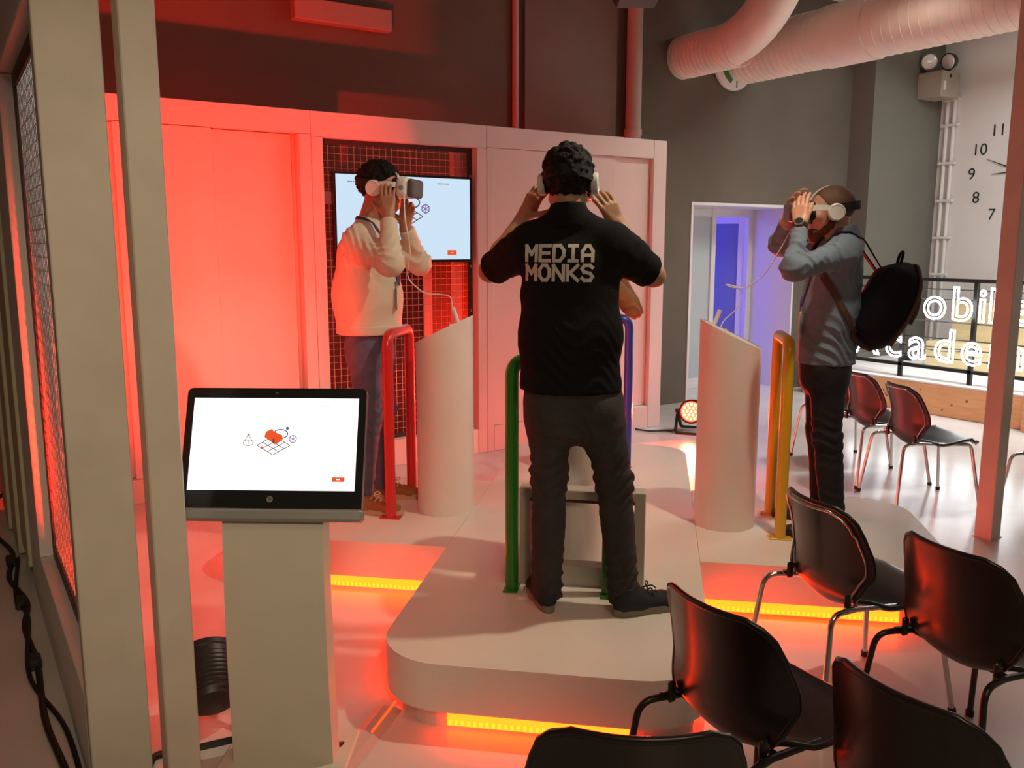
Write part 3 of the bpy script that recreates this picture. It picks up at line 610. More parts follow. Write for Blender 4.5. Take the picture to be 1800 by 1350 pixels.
# ================================================================ PAR LIGHTS
def par_light(label, loc, aim, lens, r=.105):
    t = thing('par_light', label, 'stage light', loc, 0, 'red floor spotlights'); loc = Vector(loc); aim = Vector(aim)
    d = (aim-(loc+Vector((0, 0, .19)))).normalized(); c = loc+Vector((0, 0, .19)); q = d.to_track_quat('Z', 'Y').to_matrix().to_4x4(); M = Matrix.Translation(c) @ q
    wpart(t, 'housing', lathe(NB(), [(.035, -.13), (.075, -.12), (r*.93, -.07), (r, .05), (r*1.04, .055), (r*1.04, .075), (r*.9, .075), (r*.88, .055)], 28, M), 'black', 35)
    for k in range(9):
        z = -.10+k*.016; bm = NB(); tube(bm, [M @ Vector(((r*.93+.004)*cos(2*pi*i/24), (r*.93+.004)*sin(2*pi*i/24), z)) for i in range(24)], .0035, 4, closed=True); wpart(t, 'fin', bm, 'black')
    L = wpart(t, 'lens', lathe(NB(), [(r*.86, .056), (r*.86, .060), (r*.5, .064)], 28, M), 'parlens' if lens == 'red' else 'bluelens')
    for (n, rr) in ((1, 0), (6, .035), (12, .068)):
        for k in range(n):
            a = 2*pi*k/n; bm = NB(); lathe(bm, [(.0125, .063), (.0115, .069), (.006, .071)], 10, M @ Matrix.Translation((rr*cos(a), rr*sin(a), 0))); wpart(t, 'led', bm, 'parhot' if lens == 'red' else 'bluelens')
    hx = Vector((-d.y, d.x, 0)).normalized(); fw = Vector((d.x, d.y, 0)).normalized()
    for tilt in (.62, -.75):
        pts = [c+hx*(r+.022), c+hx*(r+.022)+fw*tilt*.12-Vector((0, 0, .10)), loc+hx*(r+.018)+fw*tilt*.22+Vector((0, 0, .01)), loc-hx*(r+.018)+fw*tilt*.22+Vector((0, 0, .01)), c-hx*(r+.022)+fw*tilt*.12-Vector((0, 0, .10)), c-hx*(r+.022)]
        bm = NB(); ribbon(bm, bend(pts, .03, 4), [fw]*len(bend(pts, .03, 4)), .028, .005); wpart(t, 'bracket', bm, 'black')
    for s in (-1, 1): wpart(t, 'knob', cyl(NB(), c+hx*s*(r+.015), c+hx*s*(r+.045), .018, n=12), 'black', 40)
    return c, d
PL1 = (.665, 2.985, 0)
c, d = par_light('black floor spotlight partly hidden behind the kiosk column', PL1, (1.05, 5.95, 2.1), 'red')
lamp('par_light_beam', 'SPOT', c+d*.11, 1450, RED, c+d*3, spot_size=radians(70), spot_blend=1.0, shadow_soft_size=.06)
PL2 = (5.58, 5.60, 0)
c, d = par_light('glowing red floor spotlight at the end of the white partition', PL2, (2.6, 3.4, .7), 'red')
lamp('par_light_beam', 'SPOT', c+d*.11, 1150, RED, c+d*3, spot_size=radians(84), spot_blend=1.0, shadow_soft_size=.06)
# cables
def cable(label, pts, r, m_='blackcable', cat='cable', name='cable', par=None):
    o = mesh_obj(name, tube(NB(), catmull(pts, 6), r, 8), m_, par, 50)
    return tag(o, label, cat) if par is None else o
cable('black cable running to the glowing red floor spotlight', [(5.50, 5.72, .012), (5.42, 5.70, .012), (5.38, 5.74, .012), (5.25, 5.80, .012), (5.2, 5.93, .012)], .008)
tc = thing('power_cable', 'tangled black cable lying along the foot of the side partition', 'cable', (.15, 4, 0))
wpart(tc, 'cord', tube(NB(), catmull([(.20, 2.0, .012), (.20, 2.8, .012), (.17, 3.3, .012), (.185, 3.8, .012), (.17, 4.2, .014), (.20, 4.5, .02), (.15, 4.9, .014), (.19, 5.3, .014), (.13, 5.7, .014), (.10, 6.1, .05), (.2, 6.3, .1)], 8), .012, 8), 'blackcable', 50)
wpart(tc, 'second_cord', tube(NB(), catmull([(.23, 2.6, .01), (.225, 3.2, .01), (.15, 3.7, .012), (.19, 4.3, .02), (.16, 4.6, .014), (.21, 5.2, .014)], 8), .009, 8), 'blackcable', 50)
for y in (3.75, 4.45, 5.1): bm = NB(); box(bm, (.15, y, 0), (.20, y+.1, .045), .01); wpart(tc, 'plug', bm, 'black')
def px(x, y, z=0.): d = FW+RT*(x-900)/FPX+UP*(675-y)/FPX; return CAM+d*((z-CAMH)/d.z)
tl = thing('connector_cable', 'black plug and twin cable on the floor beside the kiosk', 'cable', px(590, 1315))
pa, pb = px(560, 1322, .012), px(588, 1316, .012)
wpart(tl, 'plug', tube(NB(), [pb, px(594, 1313, .014), px(604, 1308, .012)], [.012, .018, .010], 10), 'black', 40)
for dz in (-4, 4): wpart(tl, 'cord', tube(NB(), catmull([px(500, 1330+dz, .01), px(540, 1325+dz, .01), pa+Vector((0, 0, dz*.0004)), pb]), .005, 6), 'blackcable', 40)
cable('short dark cable at the foot of the slim left post', [px(262, 1350, .012), px(270, 1332, .012), px(285, 1325, .012), px(320, 1318, .012), px(350, 1312, .012)], .012)
tl = thing('cable_cover', 'clear plastic cable cover taped across the floor to the platform', 'cable cover', px(640, 1290))
bm = NB(); p0, p1 = px(690, 1238, .0), px(598, 1352, .0); dd = (p1-p0).normalized(); nn = Vector((-dd.y, dd.x, 0)); 
def cov(bm, w_, h): 
    A = [[bm.verts.new(p+nn*s+Vector((0, 0, z))) for s, z in ((-w_, .001), (-w_*.4, h), (w_*.4, h), (w_, .001))] for p in (p0-dd*-.03, p1+dd*.12)]
    for k in range(3): bm.faces.new((A[0][k], A[0][k+1], A[1][k+1], A[1][k]))
cov(bm, .05, .010); wpart(tl, 'cover', bm, 'tape')
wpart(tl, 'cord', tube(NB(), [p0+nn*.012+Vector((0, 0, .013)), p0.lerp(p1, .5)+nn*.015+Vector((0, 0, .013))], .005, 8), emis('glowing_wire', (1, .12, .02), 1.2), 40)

# ================================================================ CHAIRS
def chair_shell(n=26, mth=14):
    prof = catmull([(.44, 0, .425), (.425, 0, .440), (.37, 0, .445), (.26, 0, .430), (.18, 0, .408), (.11, 0, .392), (.055, 0, .398), (.018, 0, .435), (.002, 0, .50), (-.006, 0, .57), (-.018, 0, .64), (-.042, 0, .735), (-.056, 0, .782)], 4)
    S = [0]
    for a, b in zip(prof, prof[1:]): S.append(S[-1]+(b-a).length)
    T = S[-1]
    def hw(s):
        f = s/T; K = [(0, .155), (.03, .185), (.08, .205), (.25, .215), (.36, .200), (.43, .172), (.47, .158), (.50, .156), (.55, .168), (.64, .200), (.72, .222), (.77, .222), (.87, .206), (.94, .190), (.975, .168), (1., .13)]
        for (a, b), (c, d) in zip(K, K[1:]):
            if f <= c: q = (f-a)/(c-a); q = q*q*(3-2*q)*.4+q*.6; return b+(d-b)*q
        return K[-1][1]
    rows = []
    for p, s in zip(prof, S):
        f = s/T; row = []; W_ = hw(s); b = max(0, min(1, (f-.45)/.25)); se = max(0, min(1, (.45-f)/.3))
        for k in range(-mth//2, mth//2+1):
            v = k/(mth/2); y = v*W_
            row.append(Vector((p.x+b*.062*v*v*(W_/.2)**2, y, p.z+se*.012*v*v+.05*math.exp(-((f-.46)/.10)**2)*v*v-(.018*v**4 if f < .08 else 0))))
        rows.append(row)
    return rows
def thicken(bm, rows, th):
    R, Cn = len(rows), len(rows[0]); top, bot = [], []
    for i in range(R):
        for k in range(Cn):
            du = rows[min(i+1, R-1)][k]-rows[max(i-1, 0)][k]; dv = rows[i][min(k+1, Cn-1)]-rows[i][max(k-1, 0)]
            n = du.cross(dv).normalized(); top.append(bm.verts.new(rows[i][k]+n*th/2)); bot.append(bm.verts.new(rows[i][k]-n*th/2))
    g = lambda L, i, k: L[i*Cn+k]
    for i in range(R-1):
        for k in range(Cn-1):
            bm.faces.new((g(top, i, k), g(top, i+1, k), g(top, i+1, k+1), g(top, i, k+1))); bm.faces.new((g(bot, i, k), g(bot, i, k+1), g(bot, i+1, k+1), g(bot, i+1, k)))
    for i in range(R-1):
        bm.faces.new((g(top, i, 0), g(bot, i, 0), g(bot, i+1, 0), g(top, i+1, 0))); bm.faces.new((g(top, i, Cn-1), g(top, i+1, Cn-1), g(bot, i+1, Cn-1), g(bot, i, Cn-1)))
    for k in range(Cn-1):
        bm.faces.new((g(top, 0, k), g(top, 0, k+1), g(bot, 0, k+1), g(bot, 0, k))); bm.faces.new((g(top, R-1, k), g(bot, R-1, k), g(bot, R-1, k+1), g(top, R-1, k+1)))
ROWS = chair_shell()
RIM = [r[0] for r in ROWS]+ROWS[-1][1:]+[r[-1] for r in ROWS[::-1]][1:]+ROWS[0][::-1][1:-1]
def make_chair(chrome):
    t = thing('stacking_chair', 'x', 'chair', group='dark shell stacking chairs')
    bm = NB(); thicken(bm, ROWS, .012); sh = part(t, 'shell', bm, 'shell', 50)
    # rim bead just inside the outer edge
    bm = NB(); tube(bm, RIM, .0085, 8, closed=True); part(t, 'edge_bead', bm, 'shell', 60)
    if chrome:
        ins = [Vector((p.x-.021, p.y*.93, p.z-.012 if p.z > .7 else p.z)) if p.z > .47 else Vector((p.x, p.y*.965, p.z-.012)) for p in RIM]
        bm = NB(); tube(bm, ins, .0045, 6, closed=True); part(t, 'edge_trim', bm, 'trim', 60)
    tm = 'chrome' if chrome else 'darktube'
    for s in (-1, 1):
        # one bent tube per side: front leg, seat rail, rear leg; split into legs and rail
        y = .18; yf = .235
        part(t, 'seat_rail', tube(NB(), [(.36, s*y, .412), (-.01, s*(y+.005), .432)], .010, 10), tm, 50)
        part(t, 'leg', tube(NB(), bend([(.30, s*y, .418), (.385, s*y, .418), (.44, s*yf, .012)], .05), .0105, 10), tm, 50)
        part(t, 'leg', tube(NB(), bend([(.05, s*(y-.005), .425), (-.075, s*(y+.02), .428), (-.125, s*(yf+.01), .012)], .05), .0105, 10), tm, 50)
        part(t, 'foot_cap', cyl(NB(), (.4385, s*(yf-.001), .022), (.4415, s*(yf+.001), 0), .0145, n=10), 'rubber'); part(t, 'foot_cap', cyl(NB(), (-.1235, s*(yf+.0095), .022), (-.1265, s*(yf+.0105), 0), .0145, n=10), 'rubber')
        bm = NB(); box(bm, (.0, s*.168-.008, .415), (.026, s*.168+.008, .478), .006); part(t, 'side_bracket', bm, tm if not chrome else 'darktube')
    part(t, 'cross_bar', tube(NB(), [(.30, -.175, .418), (.30, .175, .418)], .009, 8), tm); part(t, 'cross_bar', tube(NB(), [(.06, -.175, .42), (.06, .175, .42)], .009, 8), tm)
    return t
CH = {}
def chair(chrome, x, y, head, label):
    if chrome in CH: o = copy_tree(CH[chrome])
    else: o = CH[chrome] = make_chair(chrome)
    o.matrix_basis = xf((x, y, 0), radians(head)); o['label'] = label; return o
chair(False, 1.59, 1.49, -2, 'black shell chair with dark legs directly in front of the platform')
chair(False, 1.60, .965, -4, 'black shell chair at the lower right, cut by the bottom edge')
chair(False, 1.035, 1.15, 54, 'black shell chair at the bottom edge showing only its top rim')
chair(True, 2.575, 1.935, -16, 'dark shell chair with chrome legs and bright trim before the yellow rail')
chair(False, 2.50, 1.39, -10, 'black shell chair cut by the right edge of the picture')
chair(True, 5.17, 3.30, -28, 'chrome-legged dark chair nearest the right white post')
chair(True, 5.42, 3.79, -24, 'chrome-legged dark chair in the middle of the far row')
chair(True, 5.64, 4.24, -22, 'chrome-legged dark chair half hidden behind the man in grey')
chair(True, 5.35, 2.45, -20, 'chrome-legged dark chair beyond the right white post, only a leg showing')
# ================================================================ PEOPLE: implicit surfaces polygonised with surface nets
F4 = np.float32
def nv(v): v = np.array(v, float); return v/np.linalg.norm(v)
class Sdf:
    def __init__(s): s.p = []; s.cuts = []; s.disp = None
    def add(s, fn, c, rad, k): s.p.append((fn, np.array(c, float), rad, k))
    def cap(s, a, b, ra, rb, k=.03):
        a, b = np.array(a, float), np.array(b, float); ab = b-a; L2 = ab@ab
        def f(P): t = np.clip(((P-a)@ab)/L2, 0, 1); return np.linalg.norm(P-a-t[:, None]*ab, axis=1)-(ra+(rb-ra)*t)
        s.add(f, (a+b)/2, sqrt(L2)/2+max(ra, rb), k)
    def fcone(s, a, b, ra, rb, k=.02, rnd=.006):
        a, b = np.array(a, float), np.array(b, float); ab = b-a; L = np.linalg.norm(ab); u = ab/L
        def f(P):
            q = P-a; t = q@u; rp = np.linalg.norm(q-t[:, None]*u, axis=1); h = np.clip(t/L, 0, 1)
            dx = rp-(ra+(rb-ra)*h)+rnd; dy = np.abs(t-L/2)-L/2+rnd
            return np.minimum(np.maximum(dx, dy), 0)+np.hypot(np.maximum(dx, 0), np.maximum(dy, 0))-rnd
        s.add(f, (a+b)/2, L/2+max(ra, rb), k)
    def ecap(s, a, b, side, A, B, k=.03):
        """elliptical capsule; A, B = (half width along side, half depth) at each end"""
        a, b = np.array(a, float), np.array(b, float); ab = b-a; L2 = ab@ab; u = ab/sqrt(L2)
        sd = np.array(side, float); sd = nv(sd-u*(sd@u)); fr = np.cross(u, sd)
        def f(P):
            q = P-a; t = np.clip((q@ab)/L2, 0, 1); w_ = q@u-t*sqrt(L2); rs = A[0]+(B[0]-A[0])*t; rf = A[1]+(B[1]-A[1])*t; m_ = np.minimum(rs, rf)
            g = np.sqrt(((q@sd)/rs)**2+((q@fr)/rf)**2+(w_/m_)**2); return (g-1)*m_
        s.add(f, (a+b)/2, sqrt(L2)/2+max(A+B), k)
    def ell(s, c, ax, r, k=.02):
        c = np.array(c, float); ax = np.array(ax, float); r = np.array(r, float)
        def f(P):
            q = (P-c)@ax.T; k0 = np.linalg.norm(q/r, axis=1); k1 = np.linalg.norm(q/(r*r), axis=1)+1e-9; return k0*(k0-1)/k1
        s.add(f, c, max(r), k)
    def box(s, c, ax, h, rnd, k=.01):
        c = np.array(c, float); ax = np.array(ax, float); h = np.array(h, float)-rnd
        def f(P): q = np.abs((P-c)@ax.T)-h; return np.linalg.norm(np.maximum(q, 0), axis=1)+np.minimum(q.max(1), 0)-rnd
        s.add(f, c, np.linalg.norm(h)+rnd, k)
    def cut(s, c, n, k=.004): s.cuts.append((np.array(c, float), nv(n), k))        # removes the side the normal points to
    def mesh(s, h):
        lo = np.min([c-r for _, c, r, _ in s.p], 0)-.03; hi = np.max([c+r for _, c, r, _ in s.p], 0)+.03
        for c, n, _ in s.cuts:
            for i in range(3):
                if n[i] < -.995: lo[i] = max(lo[i], c[i]-.02)
                if n[i] > .995: hi[i] = min(hi[i], c[i]+.02)
        B = 12; nb = np.ceil((hi-lo)/(h*B)).astype(int); n = nb*B; V = np.full(n, 1., F4)
        g = np.stack(np.meshgrid(*[np.arange(k) for k in nb], indexing='ij'), -1).reshape(-1, 3)
        cen = lo+(g+.5)*B*h; hd = B*h*.87
        lists = [np.nonzero(np.linalg.norm(cen-c, axis=1) < r+hd+k+.01)[0] for _, c, r, k in s.p]
        off = np.stack(np.meshgrid(*[np.arange(B)]*3, indexing='ij'), -1).reshape(-1, 3)*h
        D = np.full(len(g), .2); 
        for (fn, c, r, k), ix in zip(s.p, lists):
            if len(ix): D[ix] = np.minimum(D[ix], fn(cen[ix])-k*.3)
        act = np.abs(D) < hd*1.5+.012; m_ = -np.ones(len(g), int); ai = np.nonzero(act)[0]; m_[ai] = np.arange(len(ai))
        vals = np.full((len(ai), B**3), .2, F4)
        for (fn, c, r, k), ix in zip(s.p, lists):
            j = m_[ix]; ok = j >= 0; j = j[ok]; ix = ix[ok]
            if not len(j): continue
            P = (lo+g[ix]*B*h)[:, None, :]+off[None]; d = fn(P.reshape(-1, 3)).reshape(len(j), -1).astype(F4); a = vals[j]
            q = np.maximum(k-np.abs(a-d), 0)/max(k, 1e-6); vals[j] = np.minimum(a, d)-q*q*k*.25
        PP = ((lo+g[ai]*B*h)[:, None, :]+off[None]).reshape(-1, 3); v = vals.reshape(-1)
        if s.disp: v = v+s.disp(PP).astype(F4)
        for c, nn, k in s.cuts:
            d = ((PP-c)@nn).astype(F4); q = np.maximum(k-np.abs(v-d), 0)/k; v = np.maximum(v, d)+q*q*k*.25
        vals = v.reshape(len(ai), B, B, B)
        inn = (D < 0) & ~act
        for gi in g[inn]: V[gi[0]*B:gi[0]*B+B, gi[1]*B:gi[1]*B+B, gi[2]*B:gi[2]*B+B] = -1
        if s.cuts and inn.any():
            for gi in g[inn]:
                ct = lo+(gi+.5)*B*h
                if any((ct-c)@nn > 0 for c, nn, _ in s.cuts): V[gi[0]*B:gi[0]*B+B, gi[1]*B:gi[1]*B+B, gi[2]*B:gi[2]*B+B] = 1
        for gi, vb in zip(g[ai], vals): V[gi[0]*B:gi[0]*B+B, gi[1]*B:gi[1]*B+B, gi[2]*B:gi[2]*B+B] = vb
        S = V < 0; S8 = S.astype(np.uint8)
        cnt = sum(S8[i:n[0]-1+i, j:n[1]-1+j, k:n[2]-1+k] for i in (0, 1) for j in (0, 1) for k in (0, 1))
        ci = np.argwhere((cnt > 0) & (cnt < 8)); idx = -np.ones(cnt.shape, np.int32); idx[ci[:, 0], ci[:, 1], ci[:, 2]] = np.arange(len(ci))
        acc = np.zeros((len(ci), 3)); num = np.zeros(len(ci)); cr = [(i, j, k) for i in (0, 1) for j in (0, 1) for k in (0, 1)]
        cv = {q: V[ci[:, 0]+q[0], ci[:, 1]+q[1], ci[:, 2]+q[2]] for q in cr}
        for q in cr:
            for ax in range(3):
                if q[ax] == 0:
                    q2 = tuple(1 if i == ax else q[i] for i in range(3)); a, b = cv[q], cv[q2]; mk = (a < 0) != (b < 0)
                    t = np.where(mk, a/np.where(mk, a-b, 1), 0); p = np.tile(np.array(q, float), (len(ci), 1)); p[:, ax] = t; acc += p*mk[:, None]; num += mk
        vert = lo+(ci+acc/num[:, None])*h; faces = []
        for ax in range(3):
            sl0 = [slice(None)]*3; sl1 = [slice(None)]*3; sl0[ax] = slice(0, -1); sl1[ax] = slice(1, None)
            e = np.argwhere(S[tuple(sl0)] != S[tuple(sl1)]); u, w_ = (ax+1) % 3, (ax+2) % 3
            e = e[(e[:, u] > 0) & (e[:, w_] > 0) & (e[:, u] < n[u]-1) & (e[:, w_] < n[w_]-1)]
            fl = S[e[:, 0], e[:, 1], e[:, 2]]
            def at(du, dw): q = e.copy(); q[:, u] += du; q[:, w_] += dw; return idx[q[:, 0], q[:, 1], q[:, 2]]
            quad = np.stack([at(-1, -1), at(0, -1), at(0, 0), at(-1, 0)], 1); quad[~fl] = quad[~fl][:, ::-1]; faces.append(quad)
        return vert, np.concatenate(faces)
def sdf_obj(name, s, h, material, parent=None, loc=None, rz=0):
    v, f = s.mesh(h); me = bpy.data.meshes.new(name)
    me.vertices.add(len(v)); me.vertices.foreach_set('co', v.astype(F4).ravel()); me.loops.add(f.size); me.loops.foreach_set('vertex_index', f.astype(np.int32).ravel())
    me.polygons.add(len(f)); me.polygons.foreach_set('loop_start', np.arange(0, f.size, 4, dtype=np.int32)); me.update(calc_edges=True); me.validate()
    me.polygons.foreach_set('use_smooth', np.ones(len(me.polygons), bool)); me.materials.append(MT[material])
    o = bpy.data.objects.new(name, me); COL.objects.link(o)
    if parent is not None: o.parent = parent
    if loc is not None: o.matrix_basis = xf(loc, rz)
    return o
def wrinkle(amp, sc_=1., seed=0., bands=()):
    """soft folds: warped ridges, plus stronger creases round given points (c, radius, amplitude, direction)"""
    def f(P):
        x, y, z = P[:, 0]*sc_+seed, P[:, 1]*sc_+seed*.7, P[:, 2]*sc_
        w1 = np.sin(14*x+9*y+2.2*np.sin(11*z+6*x)); ph = 34*z+15*x-11*y+2.6*np.sin(12*x+9*y+seed)+1.9*np.sin(15*z+7*y)
        w2 = 1-2*np.abs(np.sin(ph*.5))**.7; ph3 = 22*z-26*x+19*y+2.4*np.sin(17*z-9*x); w3 = 1-2*np.abs(np.sin(ph3*.5))**.7
        d = amp*(.35*w1-.40*w2*(.55+.45*w1)-.35*w3*(.5-.5*np.sin(9*z+5*y+seed)))
        for c, r, a, n in bands:
            q = P-np.array(c); g = np.exp(-(q*q).sum(1)/(r*r)); t = q@np.array(n)
            d = d-a*g*(1-2*np.abs(np.sin(62*t+2.0*np.sin(25*(q[:, 0]+q[:, 1])+seed)))**.8)
        return d
    return f
# ---- head, hand
def frame(fwd, up): f = nv(fwd); r = nv(np.cross(f, up)); return np.array([r, f, np.cross(r, f)])      # rows: right, forward, up
def head(s, c, R, jaw=1.):
    T = lambda x, y, z: np.array(c)+x*R[0]+y*R[1]+z*R[2]
    s.ell(T(0, -.018, .028), R, (.076, .100, .090), .02); s.ell(T(0, .035, -.022), R, (.064, .060, .088), .03)
    for q in (-1, 1): s.cap(T(0, .062, -.100), T(q*.052, -.002, -.062), .022*jaw, .022, .02)
    s.cap(T(0, .070, -.104), T(0, .075, -.098), .018, .020, .015); s.ell(T(0, .082, .024), R, (.052, .020, .016), .015)
    for q in (-1, 1): s.ell(T(q*.045, .068, -.022), R, (.022, .02, .02), .02); s.ell(T(q*.031, .083, .004), R, (.013, .010, .009), .004)
    s.cap(T(0, .094, .008), T(0, .114, -.028), .008, .0125, .008)
    for q in (-1, 1): s.ell(T(q*.012, .106, -.034), R, (.009, .011, .008), .006)
    s.cap(T(-.018, .090, -.060), T(.018, .090, -.060), .006, .006, .006); s.cap(T(-.015, .089, -.071), T(.015, .089, -.071), .0065, .0065, .005)
    for q in (-1, 1):
        s.ell(T(q*.080, -.008, -.006), R, (.010, .022, .032), .008)
def hand(s, wr, f, n, right, curl=(.25, .35, .25), spread=.10, sc_=1., thumb=(.55, .75, .35)):
    f = nv(f); n = np.array(n, float); n = nv(n-f*(n@f)); sd = np.cross(f, n) if right else np.cross(n, f); wr = np.array(wr, float)
    offs = (.029, .0095, -.010, -.028); lens = ((.043, .027, .021), (.047, .030, .022), (.044, .028, .021), (.035, .022, .019)); kn = (.088, .092, .088, .080)
    s.cap(wr-f*.03, wr+f*.015, .027, .024, .02)
    for i in range(4):
        b = wr+sd*offs[i]*.55+f*.015; k_ = wr+f*kn[i]*sc_+sd*offs[i]*sc_; s.cap(b, k_, .0165, .0125, .012)
    s.cap(wr+f*.02+sd*.012, wr+f*.06+sd*.022+n*.008, .018, .013, .014)
    for i in range(4):
        p = wr+f*kn[i]*sc_+sd*offs[i]*sc_; d0 = nv(f+sd*spread*(1.5-i)*.8); a = 0
        for j in range(3):
            a += curl[j]*(1+.12*i); d = d0*cos(a)+n*sin(a); q = p+d*lens[i][j]*sc_; r0 = (.0098, .0088, .0080)[j]-(.001 if i == 3 else 0); s.cap(p, q, r0, r0-.0008, .0035); p = q
    p = wr+f*.022+sd*.024; d = nv(f*thumb[0]+sd*thumb[1]+n*thumb[2]); q = p+d*.042; s.cap(p, q, .0150, .0120, .010)
    d = nv(d+f*.45+n*.15); p, q = q, q+d*.034; s.cap(p, q, .0118, .0105, .005); d = nv(d+f*.25+n*.2); s.cap(q, q+d*.026, .0105, .0088, .004)
# ---- shoes (toe along +x), shared meshes
def shoe_meshes():
    s = Sdf(); Y = (0, 1, 0)
    s.ecap((-.085, 0, .045), (-.02, 0, .055), Y, (.036, .040), (.039, .050), .02); s.ecap((-.02, 0, .045), (.10, 0, .036), Y, (.039, .045), (.046, .030), .03); s.ecap((.10, 0, .036), (.15, 0, .034), Y, (.046, .028), (.038, .022), .02)
    s.cap((-.065, 0, .06), (-.068, 0, .105), .041, .038, .02); s.cut((0, 0, .018), (0, 0, -1)); s.cut((-.06, 0, .112), (.15, 0, 1))
    v = s.mesh(.005)
    return v
def shoe_mesh_block(name, vf, material):
    v, f = vf; me = bpy.data.meshes.new(name); me.from_pydata(v.tolist(), [], f.tolist()); me.polygons.foreach_set('use_smooth', np.ones(len(f), bool)); me.materials.append(MT[material]); return me
SHOE = shoe_meshes()
def sole_bm():
    bm = NB(); P = []
    for k in range(40):
        a = 2*pi*k/40; c = cos(a); w_ = .049 if c > .2 else .043; x = .032+.157*c; y = w_*sin(a)*(1 if abs(sin(a)) < 1 else 1); y = math.copysign(abs(sin(a))**.75, sin(a))*(.050 if c > 0 else .041); P.append((x, y))
    prism(bm, P, 0, .028); return bm
def shoe(person, heel, toe, upper, sole, laces=None, z=0.):
    me = shoe_mesh_block('shoe', SHOE, upper); o = bpy.data.objects.new('shoe', me); COL.objects.link(o); o.parent = person
    h, t_ = np.array(heel, float), np.array(toe, float); d = nv(t_-h); c = h+d*.125; o.matrix_basis = xf((c[0], c[1], z), atan2(d[1], d[0]))
    mesh_obj('sole', sole_bm(), sole, o, 50)
    bm = NB()
    for i in range(5):
        x = .015+.022*i; zz = .098-.012*i; tube(bm, catmull([(x, -.026, zz-.014), (x+.004, -.01, zz-.001), (x+.006, 0, zz+.001), (x+.004, .01, zz-.001), (x, .026, zz-.014)], 3), .0035, 5)
    tube(bm, catmull([(.015, 0, .10), (.03, .025, .112), (.045, .03, .10), (.02, .005, .10), (.03, -.025, .112), (.045, -.03, .10)], 4), .003, 5)
    mesh_obj('laces', bm, laces or upper, o, 50)['kind'] = 'stuff'
# ---- headset, built in head space (x right, y forward, z up); one per wearer
HS = {}
def headset(label, hc, R, cover='hsgrey', white_front=False):
    if 'h' not in HS:
        t = thing('vr_headset', 'x', 'headset', group='virtual reality headsets')
        I3 = np.eye(3); s = Sdf(); s.box((0, .136, .004), I3, (.088, .034, .052), .026, .01); s.cap((-.02, .12, .05), (.02, .12, .05), .012, .012, .01); sdf_obj('shell', s, .004, 'hswhite', t)
        s = Sdf(); s.box((0, .100, .004), I3, (.080, .022, .047), .02, .01); s.cut((0, .085, -.05), (0, -.5, -1)); sdf_obj('face_foam', s, .005, 'foam', t)
        s = Sdf(); s.box((0, .184, .002), I3, (.083, .020, .047), .017, .01); sdf_obj('front_cover', s, .004, cover, t)
        N = 40; pts = []; nr = []
        for i in range(N+1):
            a = radians(-20)+radians(220)*i/N; pts.append((.092*cos(a) if abs(cos(a)) < 1 else .092*cos(a), -.018-.118*sin(a)+(.0), .012+.012*sin(a))); nr.append((cos(a), -sin(a), 0))
        part(t, 'head_strap', ribbon(NB(), pts, nr, .040, .004), 'foam', 40)
        an_ = [radians(16+62*i/14) for i in range(15)]
        part(t, 'top_strap', ribbon(NB(), [(0, -.018+.1045*cos(a)+.010*cos(a)**3, .028+.0935*sin(a)) for a in an_], [(0, cos(a), sin(a)) for a in an_], .026, .004), 'hswhite', 40)
        for q in (-1, 1):
            p = part(t, 'ear_pad', lathe(NB(), [(.030, -.004), (.040, .0), (.042, .010), (.040, .022), (.034, .026), (.033, .024), (.014, .024)], 32, Matrix.Translation((q*.088, -.006, -.008)) @ Matrix.Rotation(q*pi/2, 4, 'Y')), 'hswhite', 35)
            mesh_obj('cushion', lathe(NB(), [(.030, -.016), (.036, -.012), (.037, -.004), (.030, -.004)], 28, Matrix.Translation((q*.088, -.006, -.008)) @ Matrix.Rotation(q*pi/2, 4, 'Y')), 'foam', p, 40)
            bm = NB(); ribbon(bm, catmull([(q*.098, .0, .004), (q*.100, .04, .014), (q*.098, .085, .016), (q*.090, .110, .014)], 4), [(q, 0, 0)]*13, .026, .012); part(t, 'ear_arm', bm, 'hswhite', 40)
        part(t, 'logo_disc', lathe(NB(), [(.013, 0), (.013, .002), (.009, .003)], 20, Matrix.Translation((.087, .137, .002)) @ Matrix.Rotation(pi/2, 4, 'Y')), 'logo', 40)
        HS['h'] = t; o = t
    else: o = copy_tree(HS['h'])
    M = Matrix(((R[0][0], R[1][0], R[2][0], hc[0]), (R[0][1], R[1][1], R[2][1], hc[1]), (R[0][2], R[1][2], R[2][2], hc[2]), (0, 0, 0, 1)))
    o.matrix_basis = MLOC @ M; o['label'] = label; return o
MLOC = Matrix.Rotation(PA-pi/2, 4, 'Z')             # (right, along, z) -> world
def person_body(label, s, h, skin, base):
    """prims are given in (right, along, z); the mesh is stored relative to the base between the feet"""
    o = sdf_obj('person', s, h, skin); b = Vector(base); o.data.transform(Matrix.Translation(-b)); o.matrix_basis = MLOC @ Matrix.Translation(b); tag(o, label, 'person'); return o
def clothes(person, name, s, h, m_, base):
    o = sdf_obj(name, s, h, m_, person); o.data.transform(Matrix.Translation(-Vector(base))); return o
def rel(p, base): return Vector(p)-Vector(base)
A_ = lambda *v: np.array(v, float)
RS = A_(1, 0, 0); AS = A_(0, 1, 0); ZS = A_(0, 0, 1)
def lerp(a, b, t): return A_(*a)*(1-t)+A_(*b)*t
